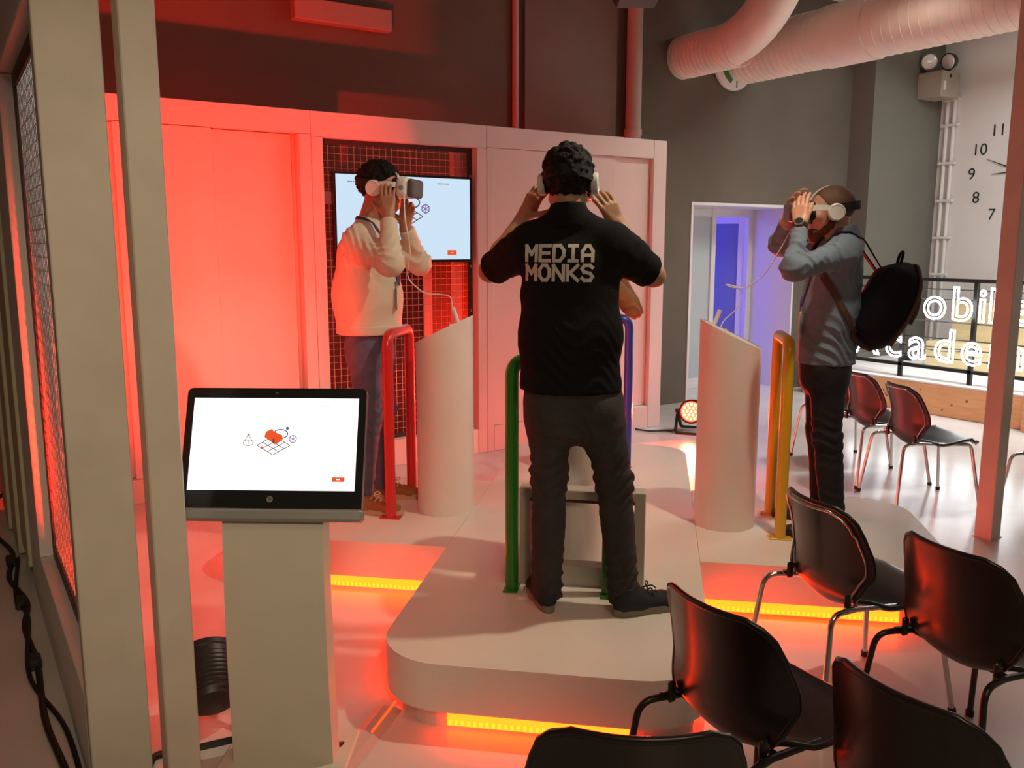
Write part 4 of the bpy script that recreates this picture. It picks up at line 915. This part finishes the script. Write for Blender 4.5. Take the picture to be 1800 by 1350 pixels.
# ---------------------------------------------------------------- man in black, seen from behind
B = (-.25, 3.27, DECK)
hc = A_(-.344, 3.345, 1.912); R = frame((0, 1, -.10), (0, 0, 1)); shL, shR = A_(-.495, 3.30, 1.672), A_(-.165, 3.30, 1.672); elL, elR = A_(-.672, 3.47, 1.575), A_(-.018, 3.46, 1.560); wrL, wrR = A_(-.545, 3.56, 1.795), A_(-.160, 3.53, 1.755)
hiL, hiR, knL, knR, anL, anR = A_(-.40, 3.26, 1.06), A_(-.212, 3.26, 1.06), A_(-.402, 3.285, .78), A_(-.152, 3.28, .78), A_(-.402, 3.255, .34), A_(-.098, 3.255, .34)
s = Sdf(); head(s, hc, R); s.cap(hc+A_(0, -.03, -.06), (-.338, 3.295, 1.75), .056, .062, .03)
s.ecap((-.31, 3.26, 1.06), (-.32, 3.26, 1.3), RS, (.15, .10), (.14, .10)); s.ecap((-.32, 3.26, 1.3), (-.33, 3.285, 1.62), RS, (.14, .10), (.16, .10)); s.cap(shL, shR, .05, .05, .05)
for sh, el, wr, rt, n_ in ((shL, elL, wrL, False, (.42, .85, -.1)), (shR, elR, wrR, True, (-.42, .85, -.1))):
    s.cap(sh, el, .050, .042, .03); s.cap(el, lerp(el, wr, .35), .042, .043, .02); s.cap(lerp(el, wr, .35), wr, .043, .026, .02)
hand(s, wrR, (-.48, -.18, .86), (-.40, .85, -.1), True, (.22, .42, .3), .12, 1., (.35, .95, .25)); hand(s, wrL, (.50, -.25, .82), (.45, .80, -.1), False, (.25, .4, .3), .10)
for hi, kn, an in ((hiL, knL, anL), (hiR, knR, anR)): s.cap(hi, kn, .075, .052); s.cap(kn, an, .052, .036); s.cap(an, an+A_(0, .0, -.03), .036, .034)
P = person_body('person in black polo shirt and charcoal jeans, seen from behind, hands at the headset', s, .0042, 'skinC', B); MAN_C = P
s = Sdf(); s.disp = wrinkle(.005, .8, 1.3, [(lerp(shL, elL, .3), .09, .005, (.6, -.3, .7)), (lerp(shR, elR, .3), .09, .005, (-.6, -.3, .7)), ((-.32, 3.13, 1.25), .16, .005, (.35, 0, .9))])
s.ecap((-.316, 3.238, 1.04), (-.322, 3.25, 1.34), RS, (.204, .130), (.180, .118), .05); s.ecap((-.322, 3.25, 1.34), (-.330, 3.285, 1.60), RS, (.180, .118), (.190, .118), .05); s.cap(shL+A_(.02, 0, 0), shR-A_(.02, 0, 0), .078, .078, .05)
for q, sh in ((-1, shL), (1, shR)): s.cap(sh+A_(-q*.05, -.005, .035), (-.338+q*.02, 3.295, 1.775), .060, .058, .05)
for sh, el in ((shL, elL), (shR, elR)): s.cap(sh, lerp(sh, el, .35), .076, .074, .05); s.fcone(lerp(sh, el, .15), lerp(sh, el, .86), .074, .069, .03)
s.fcone((-.338, 3.29, 1.74), (-.340, 3.30, 1.832), .076, .069, .02); s.cut((-.3, 3.2, 1.138), (0, 0, -1))
SHIRT = clothes(P, 'polo_shirt', s, .006, 'blackshirt', B)
s = Sdf(); s.disp = wrinkle(.004, 1., 4., [(knL, .13, .007, (.15, 0, 1)), (knR, .13, .007, (-.15, 0, 1)), (anL, .14, .008, (.1, 0, 1)), (anR, .14, .008, (-.1, 0, 1)), ((-.31, 3.15, 1.0), .1, .005, (.7, 0, .7))])
s.ecap((-.306, 3.262, 1.03), (-.312, 3.262, 1.16), RS, (.178, .118), (.175, .118), .04)
for hi, kn, an in ((hiL, knL, anL), (hiR, knR, anR)): s.cap(hi+A_(0, 0, .02), kn, .094, .071, .035); s.fcone(kn+A_(0, 0, .03), an-A_(0, 0, .035), .071, .060, .03); s.cap(hi+A_(0, -.055, .0), hi+A_(0, -.05, -.04), .07, .06, .04)
clothes(P, 'jeans', s, .006, 'darkjeans', B)
shoe(P, rel((-.385, 3.185, 0), B), rel((-.470, 3.43, 0), B), 'shoeblack', 'soleg'); shoe(P, rel((-.140, 3.205, 0), B), rel((.100, 3.350, 0), B), 'shoeblack', 'soleg')
def curls(n, seed, H, rad):
    rnd = random.Random(seed); return [(rnd.gauss(0, 1), rnd.gauss(0, 1), rnd.gauss(0, 1)) for _ in range(n)]
def hair(P, B, hc, R, radii, off, amp, fq, m_, cuts, bumps=0, name='hair'):
    s = Sdf(); T = lambda x, y, z: hc+x*R[0]+y*R[1]+z*R[2]; s.ell(T(*off), R, radii, .01)
    if bumps:
        for g in curls(bumps, 3, 0, 0):
            v = nv(g); p = A_(v[0]*radii[0], v[1]*radii[1], v[2]*radii[2])*.97+A_(*off)
            if p[2] > -.07 and not (p[1] > .055 and p[2] < .05): s.ell(T(*p), R, (.0135, .0135, .0135), .006)
    s.disp = lambda Q: amp*np.sin(fq*Q[:, 0]+1)*np.sin(fq*Q[:, 1])*np.sin(fq*Q[:, 2]+2)
    for c, n in cuts: s.cut(T(*c), n[0]*R[0]+n[1]*R[1]+n[2]*R[2], .01)
    return clothes(P, name, s, .004, m_, B)
hair(P, B, hc, R, (.089, .112, .102), (0, -.022, .034), .003, 150, 'hair', [((0, .05, .045), (0, .8, -.6)), ((0, -.1, -.072), (0, .15, -1))], 230)
headset('white headset with round ear pads worn by the man in black', hc, R)
# printed letters on the back
def letters():
    G = dict(M=[[(0, 0), (0, 1), (.5, .42), (1, 1), (1, 0)]], E=[[(1, 1), (0, 1), (0, 0), (1, 0)], [(0, .5), (.9, .5)]], D=[[(0, 0), (0, 1), (.62, 1), (1, .68), (1, .32), (.62, 0), (0, 0)]],
             I=[[(.1, 1), (.9, 1)], [(.5, 1), (.5, 0)], [(.1, 0), (.9, 0)]], A=[[(0, 0), (0, .62), (.34, 1), (.66, 1), (1, .62), (1, 0)], [(0, .36), (1, .36)]], O=[[(.3, 0), (0, .3), (0, .7), (.3, 1), (.7, 1), (1, .7), (1, .3), (.7, 0), (.3, 0)]],
             N=[[(0, 0), (0, 1), (1, 0), (1, 1)]], K=[[(0, 0), (0, 1)], [(1, 1), (.25, .5), (1, 0)], [(0, .5), (.25, .5)]], S=[[(1, .85), (.75, 1), (.22, 1), (0, .78), (.2, .56), (.8, .46), (1, .25), (.78, 0), (.25, 0), (0, .15)]])
    v, f = [], []
    me = SHIRT.data; tr = BVHTree.FromPolygons([x.co for x in me.vertices], [tuple(p.vertices) for p in me.polygons])
    def put(x, z):
        o = Vector((x-B[0], 2.6-B[1], z-B[2])); h_, n_, _, _ = tr.ray_cast(o, Vector((0, 1, 0))); return (h_+n_*.0018) if h_ else None
    def quad(a, b, wd):
        d = Vector((b[0]-a[0], b[1]-a[1])); L = d.length; d.normalize(); nn = Vector((-d.y, d.x))*wd/2; a = Vector(a)-d*wd*.42; b = Vector(b)+d*wd*.42; k = max(1, int(L/.008))
        prev = None
        for i in range(k+1):
            c = a.lerp(b, i/k); r_ = [put(*(c+nn*q)) for q in (1, 0, -1)]
            if None in r_: return
            ids = [len(v)+j for j in range(3)]; v.extend(r_)
            if prev: f.append((prev[0], prev[1], ids[1], ids[0])); f.append((prev[1], prev[2], ids[2], ids[1]))
            prev = ids
    for word, z0 in (('MEDIA', 1.622), ('MONKS', 1.552)):
        for i, ch in enumerate(word):
            x0 = -.481+.0518*i; 
            for pl_ in G[ch]:
                for p, q in zip(pl_, pl_[1:]): quad((x0+p[0]*.0365, z0+p[1]*.0535), (x0+q[0]*.0365, z0+q[1]*.0535), .0122)
    me = bpy.data.meshes.new('lettering'); me.from_pydata([tuple(x) for x in v], [], f); me.materials.append(mat('white_print', (.50, .46, .42), .7)); o = bpy.data.objects.new('lettering', me); COL.objects.link(o); o.parent = SHIRT; o['label'] = 'white capital lettering in two rows'
letters()
# ---------------------------------------------------------------- man in cream sweater, facing right
B = (-1.49, 4.45, DECK)
hc = A_(-1.432, 4.45, 1.972); R = frame((1, -.05, -.06), (0, 0, 1)); shN, shF = A_(-1.505, 4.275, 1.690), A_(-1.505, 4.625, 1.690); elN, elF = A_(-1.292, 4.13, 1.588), A_(-1.315, 4.74, 1.575); wrN, wrF = A_(-1.338, 4.26, 1.826), A_(-1.353, 4.60, 1.785)
s = Sdf(); head(s, hc, R); s.cap(hc+A_(-.03, 0, -.06), (-1.505, 4.45, 1.78), .058, .064, .03)
s.ecap((-1.51, 4.45, 1.1), (-1.52, 4.45, 1.64), AS, (.15, .10), (.16, .11)); s.cap(shN, shF, .05, .05, .05)
for sh, el, wr in ((shN, elN, wrN), (shF, elF, wrF)): s.cap(sh, el, .048, .042); s.cap(el, wr, .042, .027, .02)
hand(s, wrN, (-.12, .30, .94), (-.05, 1, -.3), True, (.15, .25, .2), .06); hand(s, wrF, (.28, -.38, .88), (.25, -.85, -.1), False, (.3, .45, .3), .08)
hN, hF = A_(-1.515, 4.355, 1.12), A_(-1.515, 4.545, 1.12); kN, kF = A_(-1.500, 4.36, .78), A_(-1.49, 4.57, .78); aN, aF = A_(-1.545, 4.33, .345), A_(-1.52, 4.60, .345)
for hi, kn, an in ((hN, kN, aN), (hF, kF, aF)): s.cap(hi, kn, .075, .052); s.cap(kn, an, .052, .036); s.cap(an, an+A_(0, 0, -.03), .036, .034)
P = person_body('person in cream sweater and blue jeans facing right, hands on the headset', s, .0042, 'skinL', B); MAN_L = P
s = Sdf(); s.disp = wrinkle(.005, .8, 2.2, [(lerp(elN, wrN, .15), .10, .007, (-.4, .2, .9)), (lerp(elF, wrF, .15), .10, .007, (-.4, 0, .9)), (shN, .13, .007, (.9, 0, .4)), (lerp(shN, elN, .6), .09, .006, (.8, 0, .6))])
s.ecap((-1.515, 4.45, 1.20), (-1.522, 4.45, 1.42), AS, (.200, .168), (.200, .172), .05); s.ecap((-1.522, 4.45, 1.42), (-1.528, 4.45, 1.62), AS, (.200, .175), (.19, .148), .05); s.cap(shN, shF, .078, .078, .06)
for q, sh in ((-1, shN), (1, shF)): s.cap(sh+A_(0, -q*.05, .03), (-1.505, 4.45+q*.02, 1.775), .062, .060, .05)
for sh, el, wr in ((shN, elN, wrN), (shF, elF, wrF)): s.cap(sh, el, .072, .060, .05); s.fcone(el, lerp(el, wr, .9), .060, .043, .03); s.cap(el, el+A_(0, 0, .004), .060, .060, .03)
s.fcone((-1.508, 4.45, 1.74), (-1.49, 4.45, 1.815), .080, .072, .02); s.cut((0, 0, 1.222), (0, 0, -1))
SW_ = clothes(P, 'sweater', s, .006, 'sweater', B)
s = Sdf(); s.ecap((-1.516, 4.45, 1.215), (-1.517, 4.45, 1.275), AS, (.2035, .1715), (.2035, .1720), .01); s.cut((0, 0, 1.215), (0, 0, -1)); s.cut((0, 0, 1.265), (0, 0, 1))
o = clothes(P, 'hem_band', s, .006, 'sweater', B)
s = Sdf(); s.disp = wrinkle(.004, 1.1, 7., [(kN, .13, .006, (0, 0, 1)), (aN, .13, .007, (0, 0, 1)), (kF, .13, .006, (0, 0, 1))])
s.ecap((-1.515, 4.45, 1.10), (-1.515, 4.45, 1.25), AS, (.175, .125), (.175, .125), .04)
for hi, kn, an in ((hN, kN, aN), (hF, kF, aF)): s.cap(hi+A_(0, 0, .02), kn, .093, .072, .035); s.fcone(kn+A_(0, 0, .03), an-A_(0, 0, .02), .072, .058, .03)
clothes(P, 'jeans', s, .006, 'jeans', B)
shoe(P, rel((-1.615, 4.325, 0), B), rel((-1.35, 4.30, 0), B), 'shoebrown', 'soleb', 'lace'); shoe(P, rel((-1.59, 4.60, 0), B), rel((-1.32, 4.63, 0), B), 'shoebrown', 'soleb', 'lace')
hair(P, B, hc, R, (.086, .112, .100), (0, -.020, .036), .003, 140, 'hair', [((0, .062, .050), (0, .75, -.66)), ((0, -.1, -.060), (0, .55, -.83)), ((0, .03, .0), (0, .6, -.8))], 150)
headset('white and grey headset on the man in the cream sweater', hc, R)
t = thing('lanyard', 'dark blue lanyard with white badge on the cream sweater', 'lanyard', MLOC @ Vector((-1.40, 4.40, 1.5)))
def on_mesh(obj, base, pts, off=.004):
    me = obj.data; tr = BVHTree.FromPolygons([x.co for x in me.vertices], [tuple(p.vertices) for p in me.polygons]); P_, N_ = [], []
    for p in pts:
        c, n, _, _ = tr.find_nearest(Vector(p)-Vector(base)); P_.append(MLOC @ (c+n*off+Vector(base))); N_.append(MLOC.to_3x3() @ n)
    return P_, N_
for q in (-1, 1):
    pts = catmull([(-1.58, 4.45, 1.82), (-1.545, 4.45+q*.055, 1.815), (-1.47, 4.45+q*.085, 1.775), (-1.40, 4.45+q*.085, 1.70), (-1.36, 4.45+q*.06, 1.62), (-1.35, 4.45+q*.03, 1.54), (-1.345, 4.43, 1.47)], 5)
    p_, n_ = on_mesh(SW_, B, pts); wpart(t, 'strap', ribbon(NB(), p_, n_, .018, .002), 'lanyard', 40)
cb = MLOC @ Matrix.Translation((-1.345, 4.395, 1.415)) @ Matrix.Rotation(radians(-70), 4, 'Z')
bm = NB(); box(bm, (-.045, -.003, -.07), (.045, .003, .05), .002, cb); wpart(t, 'badge', bm, 'card'); bm = NB(); box(bm, (-.008, -.006, .045), (.008, .006, .075), .002, cb); wpart(t, 'clip', bm, 'hinge')
# ---------------------------------------------------------------- man in grey shirt, facing left
B = (.83, 4.45, DECK)
hc = A_(.803, 4.45, 1.838); R = frame((-1, -.05, -.04), (0, 0, 1)); shN, shF = A_(.85, 4.285, 1.640), A_(.85, 4.615, 1.640); elN, elF = A_(.606, 4.14, 1.572), A_(.625, 4.76, 1.680); wrN, wrF = A_(.640, 4.27, 1.768), A_(.628, 4.57, 1.805)
s = Sdf(); head(s, hc, R, 1.15); s.cap(hc+A_(.03, 0, -.06), (.872, 4.45, 1.68), .057, .064, .03)
s.ecap((.82, 4.45, 1.05), (.835, 4.45, 1.58), AS, (.15, .09), (.16, .10)); s.cap(shN, shF, .05, .05, .05)
for sh, el, wr in ((shN, elN, wrN), (shF, elF, wrF)): s.cap(sh, el, .046, .040); s.cap(el, wr, .040, .027, .02)
hand(s, wrN, (.02, .40, .92), (.45, .75, -.4), False, (.18, .3, .25), .07, 1., (.9, .28, .3)); hand(s, wrF, (.10, -.48, .87), (.5, -.75, -.4), True, (.2, .3, .25), .07)
hN, hF = A_(.82, 4.36, 1.06), A_(.82, 4.54, 1.06); kN, kF = A_(.832, 4.355, .74), A_(.835, 4.55, .74); aN, aF = A_(.878, 4.33, .345), A_(.872, 4.57, .345)
for hi, kn, an in ((hN, kN, aN), (hF, kF, aF)): s.cap(hi, kn, .072, .050); s.cap(kn, an, .050, .036); s.cap(an, an+A_(0, 0, -.03), .036, .034)
P = person_body('person with shaved head and beard in slate shirt and black trousers, facing left', s, .0042, 'skinR', B); MAN_R = P
s = Sdf(); s.disp = wrinkle(.006, .9, 5.1, [(lerp(elN, wrN, .2), .10, .007, (.3, .3, .9)), (lerp(shN, elN, .5), .11, .007, (.8, 0, .5)), (shN, .12, .006, (.9, 0, .4)), (elF, .1, .006, (.3, 0, .9)), ((.82, 4.27, 1.2), .15, .005, (.5, 0, .9))])
s.ecap((.822, 4.45, 1.06), (.828, 4.45, 1.34), AS, (.185, .138), (.182, .130), .05); s.ecap((.828, 4.45, 1.34), (.845, 4.45, 1.56), AS, (.182, .130), (.180, .128), .05); s.cap(shN, shF, .072, .072, .06)
for q, sh in ((-1, shN), (1, shF)): s.cap(sh+A_(0, -q*.05, .03), (.875, 4.45+q*.02, 1.70), .058, .056, .05)
for sh, el, wr in ((shN, elN, wrN), (shF, elF, wrF)): s.cap(sh, el, .066, .056, .05); s.fcone(el, lerp(el, wr, .88), .056, .040, .03); s.cap(el, el+A_(0, 0, .004), .056, .056, .03)
s.cut((0, 0, 1.108), (0, 0, -1)); GS = clothes(P, 'shirt', s, .006, 'greyshirt', B)
s = Sdf(); s.fcone((.882, 4.45, 1.690), (.862, 4.45, 1.765), .080, .068, .02); s.cap((.84, 4.385, 1.735), (.80, 4.42, 1.665), .020, .018, .02); s.cap((.84, 4.515, 1.735), (.80, 4.48, 1.665), .020, .018, .02); clothes(P, 'collar', s, .005, 'greyshirt', B)
s = Sdf(); s.disp = wrinkle(.0035, 1.1, 9., [(kN, .13, .006, (0, 0, 1)), (aN, .15, .007, (0, 0, 1))])
s.ecap((.82, 4.45, 1.04), (.82, 4.45, 1.14), AS, (.165, .122), (.165, .122), .04)
for hi, kn, an in ((hN, kN, aN), (hF, kF, aF)): s.cap(hi+A_(0, 0, .02), kn, .090, .068, .035); s.fcone(kn+A_(0, 0, .03), an-A_(0, 0, .02), .068, .060, .03)
clothes(P, 'trousers', s, .006, 'blackjeans', B)
shoe(P, rel((.945, 4.325, 0), B), rel((.67, 4.30, 0), B), 'shoedark', 'shoedark'); shoe(P, rel((.935, 4.58, 0), B), rel((.645, 4.61, 0), B), 'shoedark', 'shoedark')
hair(P, B, hc, R, (.0785, .1025, .0925), (0, -.019, .0285), .0003, 90, 'hairR', [((0, .055, .06), (0, .85, -.5)), ((0, -.1, -.055), (0, .3, -.95)), ((0, .02, -.0), (0, .7, -.7))], 0, 'stubble')
T = lambda x, y, z: hc+x*R[0]+y*R[1]+z*R[2]
s = Sdf()
for q in (-1, 1): s.cap(T(0, .070, -.108), T(q*.054, .006, -.066), .030, .022, .02); s.cap(T(q*.060, .0, -.05), T(q*.066, -.005, -.015), .016, .012, .015)
s.cap(T(0, .078, -.108), T(0, .076, -.128), .026, .018, .02); s.cap(T(-.024, .088, -.050), T(.024, .088, -.050), .007, .007, .01); s.disp = lambda Q: .002*np.sin(170*Q[:, 0])*np.sin(170*Q[:, 1])*np.sin(170*Q[:, 2]); clothes(P, 'beard', s, .004, 'beard', B)
headset('white headset with ear pad worn by the man with shaved head', hc, R)
# watch
w0 = lerp(elN, wrN, .97); u = nv(wrN-elN); t = thing('wristwatch', 'round steel wristwatch on the near wrist of the man in grey', 'watch', MLOC @ Vector(w0))
q4 = MLOC @ Matrix.Translation(Vector(w0)) @ Vector(u).to_track_quat('Z', 'Y').to_matrix().to_4x4()
wpart(t, 'band', lathe(NB(), [(.034, -.011), (.036, -.010), (.036, .010), (.034, .011)], 24, q4), 'black', 40)
dn = nv(A_(-.25, -.95, .15)-u*(A_(-.25, -.95, .15)@u)); fc = MLOC @ Matrix.Translation(Vector(w0+dn*.034)) @ Vector(dn).to_track_quat('Z', 'Y').to_matrix().to_4x4()
cs = wpart(t, 'case', lathe(NB(), [(.022, 0), (.0235, .004), (.0235, .009), (.020, .012), (.0185, .012), (.018, .011)], 28, fc), 'watchm', 40)
wpart(t, 'dial', lathe(NB(), [(.0178, .010), (.0178, .0112)], 24, fc), 'blackgloss')
# lanyard of the man in grey
t = thing('lanyard', 'navy lanyard hanging on the chest of the man in grey', 'lanyard', MLOC @ Vector((.70, 4.45, 1.4)))
for q in (-1, 1):
    pts = catmull([(.93, 4.45, 1.745), (.90, 4.45+q*.07, 1.735), (.80, 4.45+q*.085, 1.66), (.74, 4.45+q*.06, 1.55), (.715, 4.45+q*.03, 1.45), (.70, 4.43, 1.37)], 5); p_, n_ = on_mesh(GS, B, pts); wpart(t, 'strap', ribbon(NB(), p_, n_, .016, .002), 'lanyard', 40)
cb = MLOC @ Matrix.Translation((.690, 4.40, 1.31)) @ Matrix.Rotation(radians(70), 4, 'Z'); bm = NB(); box(bm, (-.04, -.003, -.06), (.04, .003, .05), .002, cb); wpart(t, 'badge', bm, 'card'); bm = NB(); box(bm, (-.007, -.005, .045), (.007, .005, .07), .002, cb); wpart(t, 'clip', bm, 'hinge')
# backpack
t = thing('backpack', 'navy rounded backpack with brown straps on the back of the man in grey', 'bag', MLOC @ Vector((1.06, 4.36, 1.38)))
ctr = A_(1.075, 4.40, 1.385); ax = nv((.42, 0, .91)); nr = nv((.91, 0, -.42)); BR = np.array([nr, AS, ax])
s = Sdf(); s.ell(ctr, BR, (.122, .165, .228), .02); s.box(ctr-nr*.025, BR, (.088, .145, .185), .07, .03); s.disp = wrinkle(.004, .9, 3.)
LL = ctr.copy(); o = sdf_obj('main_bag', s, .006, 'bag', t); o.data.transform(t.matrix_basis.inverted() @ MLOC)
s = Sdf(); s.ell(ctr+nr*.055-ax*.03, BR, (.062, .125, .165), .02); s.disp = wrinkle(.004, 1, 8.); o = sdf_obj('front_pocket', s, .006, 'bag', t); o.data.transform(t.matrix_basis.inverted() @ MLOC)
mk = lambda L: [MLOC @ Vector(ctr+nr*a+AS*b+ax*c) for a, b, c in L]
zp = catmull([(.070, -.13, -.16), (.080, -.135, .0), (.065, -.125, .13), (.03, -.06, .215), (.02, .0, .226), (.03, .06, .215), (.065, .125, .13)], 6); wpart(t, 'zip_trim', tube(NB(), mk(zp), .009, 8), 'bagtrim', 50)
wpart(t, 'zip_pull', tube(NB(), mk([(.085, -.105, .10), (.105, -.105, .03), (.108, -.10, -.03)]), .010, 8), 'bagtrim', 50)
wpart(t, 'grab_handle', tube(NB(), mk(catmull([(-.045, -.03, .200), (-.055, -.03, .245), (-.058, .0, .262), (-.055, .03, .245), (-.045, .03, .200)], 5)), .007, 8), 'bag', 50)
for q in (-1, 1):
    pts = catmull([A_(1.045, 4.45+q*.07, 1.55), A_(.99, 4.45+q*.09, 1.63), A_(.93, 4.45+q*.105, 1.71), A_(.85, 4.45+q*.12, 1.725), A_(.77, 4.45+q*.125, 1.66), A_(.715, 4.45+q*.14, 1.56)], 5); p_, n_ = on_mesh(GS, B, pts[11:])
    p0_ = [MLOC @ Vector(p) for p in pts[:11]]; wpart(t, 'shoulder_strap', ribbon(NB(), p0_+p_, [n_[0]]*11+n_, .034, .006), 'bag', 50)
    pts = catmull([A_(.715, 4.45+q*.15, 1.56), A_(.80, 4.45+q*.19, 1.47), A_(.87, 4.45+q*.195, 1.36), A_(.93, 4.45+q*.17, 1.25)], 5); p_, n_ = on_mesh(GS, B, pts); wpart(t, 'lower_strap', ribbon(NB(), p_+[MLOC @ Vector((1.0, 4.45+q*.12, 1.19))], n_+[n_[-1]], .030, .004), 'bagtrim', 50)
# ---------------------------------------------------------------- fourth person, mostly hidden
B = (-.47, 5.78, DECK)
hc = A_(-.545, 5.69, 1.80); R = frame((.05, -1, -.05), (0, 0, 1)); shL, shR = A_(-.335, 5.75, 1.555), A_(-.70, 5.75, 1.555); elL, elR = A_(-.150, 5.60, 1.265), A_(-.745, 5.52, 1.30); wrL, wrR = A_(-.33, 5.50, 1.50), A_(-.70, 5.50, 1.52)
s = Sdf(); head(s, hc, R); s.cap(hc+A_(0, .03, -.06), (-.53, 5.75, 1.60), .056, .062, .03); s.ecap((-.50, 5.76, 1.0), (-.52, 5.76, 1.5), RS, (.15, .1), (.16, .1)); s.cap(shL, shR, .05, .05, .05)
for sh, el, wr in ((shL, elL, wrL), (shR, elR, wrR)): s.cap(sh, el, .046, .040); s.cap(el, wr, .040, .027, .02)
hand(s, wrL, (-.45, -.1, .85), (-.75, .2, -.4), False); hand(s, wrR, (.45, -.1, .85), (.75, .2, -.4), True)
hL, hR = A_(-.41, 5.77, 1.02), A_(-.59, 5.77, 1.02); kL, kR = A_(-.40, 5.76, .72), A_(-.60, 5.76, .72); aL, aR = A_(-.39, 5.80, .345), A_(-.61, 5.80, .345)
for hi, kn, an in ((hL, kL, aL), (hR, kR, aR)): s.cap(hi, kn, .072, .050); s.cap(kn, an, .050, .036)
P = person_body('person in tan jacket almost entirely hidden behind the man in black', s, .006, 'skinC', B)
s = Sdf(); s.disp = wrinkle(.007, .9, 6., [(elL, .12, .009, (.5, 0, .8))])
s.ecap((-.50, 5.76, 1.02), (-.52, 5.76, 1.5), RS, (.185, .13), (.185, .125), .05); s.cap(shL, shR, .072, .072, .06)
for q, sh in ((1, shL), (-1, shR)): s.cap(sh+A_(-q*.05, 0, .03), (-.53+q*.02, 5.75, 1.61), .058, .056, .05)
for sh, el, wr in ((shL, elL, wrL), (shR, elR, wrR)): s.cap(sh, el, .068, .062, .05); s.fcone(el, lerp(el, wr, .8), .062, .048, .03)
s.cut((0, 0, 1.06), (0, 0, -1)); clothes(P, 'jacket', s, .008, 'brownjacket', B)
s = Sdf(); s.ecap((-.50, 5.77, 1.0), (-.50, 5.77, 1.1), RS, (.165, .115), (.165, .115), .04)
for hi, kn, an in ((hL, kL, aL), (hR, kR, aR)): s.cap(hi, kn, .088, .068, .035); s.fcone(kn+A_(0, 0, .03), an-A_(0, 0, .02), .068, .06, .03)
clothes(P, 'trousers', s, .008, 'darkjeans', B)
shoe(P, rel((-.39, 5.88, 0), B), rel((-.38, 5.61, 0), B), 'shoeblack', 'soleg'); shoe(P, rel((-.61, 5.88, 0), B), rel((-.62, 5.61, 0), B), 'shoeblack', 'soleg')
hair(P, B, hc, R, (.086, .110, .098), (0, -.022, .034), .003, 140, 'hair', [((0, .055, .045), (0, .8, -.6)), ((0, -.1, -.06), (0, .3, -.95))], 60)
headset('white headset worn by the hidden person in the tan jacket', hc, R)
# ---------------------------------------------------------------- headset cables
def hcable(label, pts): o = mesh_obj('headset_cable', tube(NB(), catmull([MLOC @ Vector(p) for p in pts], 8), .0032, 6), 'cable', None, 50); tag(o, label, 'cable', 'white headset cables')
hcable('white cable looping from the sweater man to his pedestal', [(-1.29, 4.365, 1.945), (-1.285, 4.36, 1.90), (-1.275, 4.34, 1.80), (-1.265, 4.38, 1.65), (-1.30, 4.45, 1.52), (-1.255, 4.47, 1.455), (-1.20, 4.47, 1.425), (-1.12, 4.47, 1.42), (-1.075, 4.47, 1.405), (-1.065, 4.47, 1.35), (-1.035, 4.47, 1.29), (-1.02, 4.47, 1.262)])
hcable('white cable looping from the man in grey to his pedestal', [(.655, 4.36, 1.83), (.62, 4.36, 1.76), (.565, 4.40, 1.64), (.50, 4.42, 1.53), (.43, 4.44, 1.475), (.37, 4.45, 1.47), (.33, 4.45, 1.485), (.385, 4.45, 1.47), (.405, 4.45, 1.42), (.38, 4.45, 1.36), (.33, 4.45, 1.31), (.31, 4.44, 1.27)])
